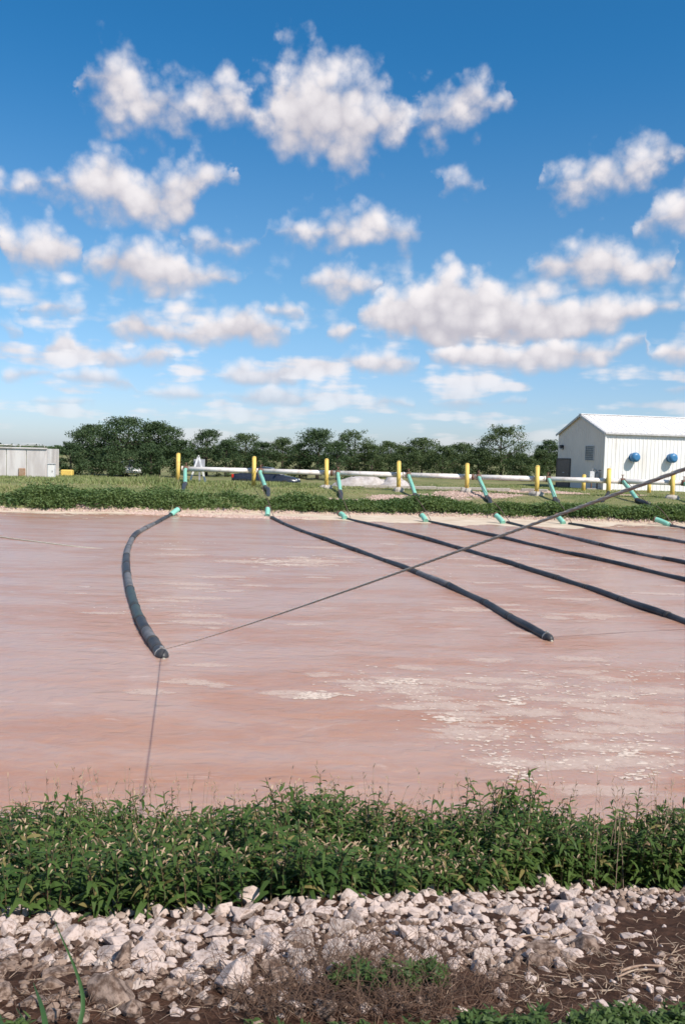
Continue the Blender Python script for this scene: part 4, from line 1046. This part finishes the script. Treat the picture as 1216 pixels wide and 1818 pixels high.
# ------------------------------------------------------------------ near bank: smartweed strip
def base_py(px): return np.interp(px, [-300, 0, 300, 450, 700, 900, 1216, 1500], [1655, 1640, 1632, 1618, 1602, 1578, 1578, 1570])
def near_weeds():
    rg = np.random.default_rng(11); leaves = []; stems = []; fl = []
    cand = []
    for _ in range(2300):
        px = rg.uniform(-260, 1480); p = toground(px, float(base_py(px)), .7); y0 = p.y
        f = rg.uniform(0, 1); Y = y0+.02+(float(vnoise(p.x*2.2, 3.1, 23))-.45)*.30*(1-f)+f*(6.2-y0); X = p.x*Y/y0
        cand.append((X, Y, px, f))
    LP = []; LD = []; LL = []; LW = []; LDr = []; FP = []; FD = []; FL = []
    for X, Y, px, f in cand:
        z = gz(X, Y); z = max(z, -.02)
        hmax = np.interp(px, [-260, 0, 200, 450, 520, 650, 800, 900, 1000, 1216, 1480], [.40, .40, .42, .44, .48, .40, .46, .58, .58, .52, .5])
        H = hmax*rg.uniform(.55, 1.08)*(.72+.4*f if f < .8 else 1.0)
        H *= .62+.75*float(vnoise(X*1.7, Y*1.3, 17))
        if rg.uniform() < .06: H *= 1.3
        la = rg.uniform(0, 6.28); lean = rg.uniform(.02, .30)*H; tipx = math.cos(la)*lean; tipy = math.sin(la)*lean-.22*H
        S = lambda t: np.array([X+tipx*t*t, Y+tipy*t*t, z+H*t])
        q = [Vector(S(t)) for t in (0, .35, .7, 1)]
        stems.append(q)
        n = int(H/.023); ph = rg.uniform(0, 6.28)
        for k in range(n):
            t = .10+.88*k/n; a = ph+k*2.4+rg.uniform(-.4, .4)
            LP.append(S(t)); LD.append((math.cos(a), math.sin(a), rg.uniform(.15, 1.0))); sz = rg.uniform(.75, 1.2)*(1.1-.45*t)
            LL.append(.128*sz); LW.append(.027*sz*rg.uniform(.8, 1.25)); LDr.append(rg.uniform(.15, .95))
        for k in range(rg.integers(0, 4)):
            t = rg.uniform(.72, 1.0); a = rg.uniform(0, 6.28)
            FP.append(S(t)); FD.append((math.cos(a)*.5, math.sin(a)*.5, rg.uniform(.5, 1.3))); FL.append(rg.uniform(.04, .075))
    Vl, Fl = blades(np.array(LP), np.array(LD), np.array(LL), np.array(LW), np.array(LDr), prof=(.3, 1, .7), roll=.7, rng=rg)
    mb = MB()
    for q in stems: mb.tube(q, [.0042, .0036, .003, .002], 4, cap=False)
    Vs = np.array(mb.v); Fs = np.array(mb.f); Fs = np.concatenate([Fs[:, [0, 1, 2]], Fs[:, [0, 2, 3]]])
    FP = np.array(FP); FD = unit(np.array(FD)); FL = np.array(FL)
    n = len(FP); s0 = unit(np.cross(FD, [0, 0, 1.0])); s1_ = np.cross(FD, s0); Vf = []
    st = FP+FD*(FL*.45)[:, None]
    for t, rr in ((0, .002), (.25, .0046), (.75, .0038), (1.0, .001)):
        c = st+FD*(FL*.75*t)[:, None]+np.array([0, 0, -.35])*(FL*t*t)[:, None]
        for k in range(3):
            a = k*2.094; Vf.append(c+(s0*math.cos(a)+s1_*math.sin(a))*rr)
    Vf = np.stack(Vf, 1); tri = []
    for i in range(3):
        for k in range(3):
            a, b = i*3+k, i*3+(k+1) % 3; tri += [[a, b, b+3], [a, b+3, a+3]]
    Ff = (np.array(tri)[None]+np.arange(n)[:, None, None]*12).reshape(-1, 3)
    V, F, MI = joinVF([(Vl, Fl, 0), (Vs, Fs, 1), (Vf.reshape(-1, 3), Ff, 2)])
    # thin flowering grass stalks standing above the weeds
    gp = []
    mb = MB(); spk = MB()
    for _ in range(150):
        px = rg.uniform(-200, 1420); p = toground(px, float(base_py(px)), .7); Y = rg.uniform(5.2, 6.2); X = p.x*Y/p.y; z = max(gz(X, Y), 0); H = rg.uniform(.5, .72)*np.interp(px, [0, 800, 900], [.92, .95, 1.1])
        dx = rg.normal()*.07; dy = rg.normal()*.05
        q = catmull([(X, Y, z), (X+dx*.3, Y+dy*.3, z+H*.5), (X+dx, Y+dy, z+H)], 4); mb.tube(q, [.0018, .0018, .0016, .0014, .001], 3, cap=False)
        for b in range(rg.integers(2, 6)):
            a = rg.uniform(0, 6.28); c = q[-1].lerp(q[-2], rg.uniform(0, .8)); e = c+Vector((math.cos(a)*.018, math.sin(a)*.018, rg.uniform(.01, .04))); spk.tube([c, c.lerp(e, .5), e], [.0012, .003, .0008], 3, cap=False)
    def tri_(m): 
        v = np.array(m.v); f = np.array(m.f); return v, np.concatenate([f[:, [0, 1, 2]], f[:, [0, 2, 3]]])
    v1, f1 = tri_(mb); v2, f2 = tri_(spk)
    V, F, MI = joinVF([(Vl, Fl, 0), (Vs, Fs, 1), (Vf.reshape(-1, 3), Ff, 2), (v1, f1, 3), (v2, f2, 2)])
    me = npmesh('waterside_weeds', V, F, MI)
    tag(link('waterside_weeds', me, ['weed_leaf', 'stem_green', 'flower', 'straw']), kind='stuff', label='dense strip of green smartweed with pinkish flower spikes on the near bank', cat='weeds')
near_weeds()

# ------------------------------------------------------------------ rocks
import bmesh
def rockmesh(seed, m):
    rg = random.Random(seed); bm = bmesh.new()
    n = rg.randint(14, 20); sq = (1, rg.uniform(.65, .95), rg.uniform(.5, .8))
    for _ in range(n):
        v = Vector((rg.gauss(0, 1), rg.gauss(0, 1), rg.gauss(0, 1))).normalized()*rg.uniform(.70, 1.08)
        bm.verts.new((v.x*sq[0], v.y*sq[1], v.z*sq[2]))
    r = bmesh.ops.convex_hull(bm, input=bm.verts)
    bmesh.ops.delete(bm, geom=[g for g in r['geom_interior'] if isinstance(g, bmesh.types.BMVert)], context='VERTS')
    bmesh.ops.dissolve_limit(bm, angle_limit=math.radians(14), verts=bm.verts, edges=bm.edges)
    bmesh.ops.bevel(bm, geom=list(bm.edges), offset=.035, segments=1, affect='EDGES', profile=.5)
    bmesh.ops.triangulate(bm, faces=bm.faces)
    me = bpy.data.meshes.new('rock'); bm.to_mesh(me); bm.free(); me.materials.append(MATS[m])
    return me
RM = {m: [rockmesh(s+o, m) for s in range(n)] for m, n, o in (('rock', 16, 0), ('rock_grey', 6, 40), ('rock_muddy', 8, 80))}
def rocks():
    rg = random.Random(21); placed = []
    low = lambda x: np.interp(x, [-200, 0, 150, 220, 400, 480, 600, 700, 850, 1000, 1050, 1085, 1110, 1450], [1700, 1700, 1706, 1738, 1778, 1748, 1728, 1728, 1722, 1718, 1680, 1632, 1602, 1594])
    cellg = {}
    def ok(x, y, r):
        ci, cj = int(math.floor(x/.3)), int(math.floor(y/.3))
        for i in (-1, 0, 1):
            for j in (-1, 0, 1):
                for (a, b, c) in cellg.get((ci+i, cj+j), ()):
                    if (a-x)**2+(b-y)**2 < (.74*(c+r))**2: return False
        cellg.setdefault((ci, cj), []).append((x, y, r)); return True
    sizes = [(.080, 80, 18), (.062, 420, 90), (.045, 1600, 240), (.031, 4000, 480), (.022, 5000, 420)]
    for r0, tries, mx in sizes:
        c = 0
        for _ in range(tries):
            px = rg.uniform(-170, 1390); t = float(base_py(px))-22; py = rg.uniform(t, 1816); lo = float(low(px))
            inside = py < lo+rg.gauss(0, 6)
            muddy = False
            if not inside:
                if px < 260: 
                    if rg.random() > .30: continue
                    muddy = True
                elif rg.random() > (.05 if r0 < .035 else .012): continue
                else: muddy = rg.random() < .5 and px < 900
            elif py > lo-28 and rg.random() < .45: muddy = True
            p = toground(px, py, 1.1); r = r0*rg.uniform(.82, 1.25)
            if not inside: r *= .8
            if not ok(p.x, p.y, r): continue
            placed.append((r, p.x, p.y, muddy, px, py)); c += 1
            if c >= mx: break
    placed.sort(key=lambda q: -(q[0]/q[2]*(1 if -20 < q[4] < 1236 else .2)))
    rest = []
    for k, (r, x, y, muddy, px, py) in enumerate(placed):
        kind = 'rock_muddy' if muddy else ('rock_grey' if rg.random() < .12 else 'rock'); me = rg.choice(RM[kind])
        M = Matrix.Translation((x, y, gz(x, y)+r*rg.uniform(-.3, .28))) @ Matrix.Rotation(rg.uniform(0, 6.28), 4, 'Z') @ Matrix.Rotation(rg.uniform(-.5, .5), 4, 'X') @ Matrix.Rotation(rg.uniform(-.4, .4), 4, 'Y') @ Matrix.Diagonal((r*rg.uniform(.95, 1.3), r*rg.uniform(.9, 1.15), r*rg.uniform(.85, 1.2), 1))
        if k < 300:
            o = bpy.data.objects.new('rock', me); COL.objects.link(o); o.matrix_world = M; o.parent = ground
        else: rest.append((me, M, kind))
    V = []; F = []; MI = []; b = 0; kinds = ['rock', 'rock_grey', 'rock_muddy']
    for me, M, kind in rest:
        v = np.empty(len(me.vertices)*3); me.vertices.foreach_get('co', v); v = v.reshape(-1, 3); f = np.empty(len(me.polygons)*3, np.int32); me.polygons.foreach_get('vertices', f); f = f.reshape(-1, 3)
        A = np.array(M); V.append(v@A[:3, :3].T+A[:3, 3]); F.append(f+b); MI.append(np.full(len(f), kinds.index(kind))); b += len(v)
    # crumbs of broken stone in the gaps
    n = 1800; px = RNG.uniform(-170, 1390, n); C = []
    for x in px:
        t = float(base_py(x))-10; lo = float(low(x)); yy = RNG.uniform(t, lo+14 if RNG.uniform() < .85 else 1815); C.append(toground(float(x), float(yy), 1.1))
    me = RM['rock'][0]
    v0 = np.array([[1, 0, 0], [0, 1, 0], [-1, 0, 0], [0, -1, 0], [0, 0, .8], [0, 0, -.6]]); tri = np.array([[0, 1, 4], [1, 2, 4], [2, 3, 4], [3, 0, 4], [1, 0, 5], [2, 1, 5], [3, 2, 5], [0, 3, 5]])
    for p in C:
        s = RNG.uniform(.006, .022); V.append(v0*s*RNG.uniform(.7, 1.3, (6, 3))+np.array([p.x, p.y, gz(p.x, p.y)+s*.3])); F.append(tri+b); b += 6; MI.append(np.full(8, RNG.choice([1, 2, 2, 2])))
    o = link('rubble', npmesh('rubble', np.concatenate(V), np.concatenate(F), np.concatenate(MI)), kinds, ground); o['kind'] = 'stuff'
rocks()

# ------------------------------------------------------------------ dry stems, litter, small weeds, grass blades close by
def stemsoup(name, region, n, L, r, m, up, label, seed):
    rg = random.Random(seed); mb = MB()
    for _ in range(n):
        px, py = region(rg); p = toground(px, py, 1.2); p.z = gz(p.x, p.y)
        a = rg.uniform(0, 6.28); l = L*rg.uniform(.4, 1.3); u = up*rg.uniform(.3, 1.2)
        d = Vector((math.cos(a), math.sin(a)*.8, u)).normalized(); e = p+d*l; md = p.lerp(e, .55)+Vector((rg.gauss(0, .02), rg.gauss(0, .02), l*.08*up+.006))
        mb.tube(catmull([p+Vector((0, 0, .004)), md, e+Vector((0, 0, .004))], 4), [r, r, r*.9, r*.7, r*.4], 3, cap=False)
    tag(mb.build(name, m), label, 'litter', kind='stuff')
stemsoup('dry_stems', lambda g: (g.triangular(330, 980, 640), g.triangular(1690, 1830, 1800)), 900, .10, .0011, 'dry_stem', 1.1, 'tangle of thin dry brown stems over the lower rocks', 1)
stemsoup('dry_stems', lambda g: (g.uniform(-150, 1380), g.uniform(1700, 1818)), 900, .07, .0010, 'dry_stem', .5, 'thin dry brown stems on the dark soil', 2)
stemsoup('dry_stems', lambda g: (g.triangular(430, 900, 620), g.triangular(1640, 1760, 1730)), 380, .13, .0009, 'dry_stem', 1.6, 'sparse upright dry stems standing among the pale rocks', 9)
stemsoup('straw_litter', lambda g: (g.uniform(930, 1390), g.triangular(1610, 1815, 1725)), 420, .07, .0018, 'straw', .06, 'pale straw and bark scraps scattered on the bare dark soil', 3)
stemsoup('straw_litter', lambda g: (g.uniform(-150, 1000), g.uniform(1640, 1816)), 260, .06, .0014, 'straw', .3, 'pale straw bits among the rocks', 4)
for k, (a, b, rr, lab) in enumerate((((912+0, 1667), (972, 1666), .005, 'short pale stick lying alone on the dark soil'), ((1100, 1729), (1175, 1720), .006, 'long pale stick on the dark soil beside a darker twig'), ((1095, 1741), (1160, 1727), .004, 'thin pale twig crossing beside the long stick'))):
    q0 = toground(*a, 1.2); q1 = toground(*b, 1.2); q0.z = gz(q0.x, q0.y)+.012; q1.z = gz(q1.x, q1.y)+.014; mid = q0.lerp(q1, .5)+Vector((0, .008, .008))
    m = MB(); m.tube([p-q0 for p in catmull([q0, mid, q1], 8)], [rr*(.7+.3*math.sin(i)) for i in range(9)], 6); o = m.build('stick', 'straw'); o.location = q0; tag(o, lab, 'stick', 'sticks on the soil')
def small_weeds(name, spots, label, seed, sc=1.0):
    rg = np.random.default_rng(seed); LP = []; LD = []; LL = []; LW = []
    for px, py, hgt in spots:
        p = toground(px, py, 1.35); z = gz(p.x, p.y)
        for s in range(rg.integers(3, 6)):
            a = rg.uniform(0, 6.28); tip = np.array([math.cos(a)*.5, math.sin(a)*.5, 1.0])*hgt*rg.uniform(.6, 1.1)
            for k in range(22):
                t = (k+1)/22; c = np.array([p.x, p.y, z])+tip*t; b = rg.uniform(0, 6.28)
                for q in range(2):
                    LP.append(c+rg.normal(size=3)*.006); LD.append((math.cos(b+q*3.1), math.sin(b+q*3.1), rg.uniform(.1, .9))); LL.append(rg.uniform(.018, .036)*sc); LW.append(rg.uniform(.006, .011)*sc)
    n = len(LP); V, F = blades(np.array(LP), np.array(LD), np.array(LL), np.array(LW), rg.uniform(.1, .6, n), rng=rg)
    tag(link(name, npmesh(name, V, F), 'small_weed'), kind='stuff', label=label, cat='weeds')
rg = random.Random(5)
small_weeds('low_weeds', [(rg.uniform(840, 1420), rg.uniform(1835, 1915), rg.uniform(.05, .09)) for x_ in [rg.uniform(840, 1400) for _ in range(170)]], 'soft low green weeds at the edge of the bare soil', 1)
small_weeds('low_weeds', [(rg.uniform(420, 840), rg.uniform(1845, 1900), rg.uniform(.03, .06)) for _ in range(70)], 'soft low green weeds below the dry stems', 2)
small_weeds('low_weeds', [(rg.uniform(600, 780), rg.uniform(1728, 1760), rg.uniform(.03, .06)) for _ in range(26)], 'dark green weed patch growing among the lower rocks', 3)
small_weeds('low_weeds', [(rg.uniform(-120, 60), rg.uniform(1835, 1890), rg.uniform(.03, .06)) for _ in range(40)], 'dark low weeds around the tall grass blades', 4)
def tuft():
    b = toground(100, 1900, 1.4); b.z = gz(b.x, b.y)
    r = empty('grass_tuft', tuple(b), label='tall grass blades rising in front of the rocks', cat='grass')
    for (bx, by), (mx, my), (tx, ty), wd in (((118, 1880), (148, 1770), (96, 1630), .013), ((88, 1880), (78, 1800), (60, 1745), .017), ((20, 1880), (5, 1820), (-8, 1780), .012), ((40, 1890), (52, 1830), (30, 1790), .010)):
        P = catmull([atY(bx, by, b.y), atY(mx, my, b.y+.10), atY(tx, ty, b.y+.26)], 10); m = MB(); vs = []
        for i, p in enumerate(P):
            t = i/10; wv = wd*(1-t**2.2)+.0012; vs += [p-b+Vector((-wv/2, 0, 0)), p-b+Vector((0, .003, -.001)), p-b+Vector((wv/2, 0, 0))]
        fs = []
        for i in range(10):
            for k in range(2): fs.append((i*3+k, i*3+k+1, i*3+k+4, i*3+k+3))
        m.add(vs, fs, True); m.build('blade', 'blade_green', r)
tuft()
print('script seconds', time.time()-_t0)
print('tris', sum(len(o.data.polygons) for o in scene.objects if o.type == 'MESH'))
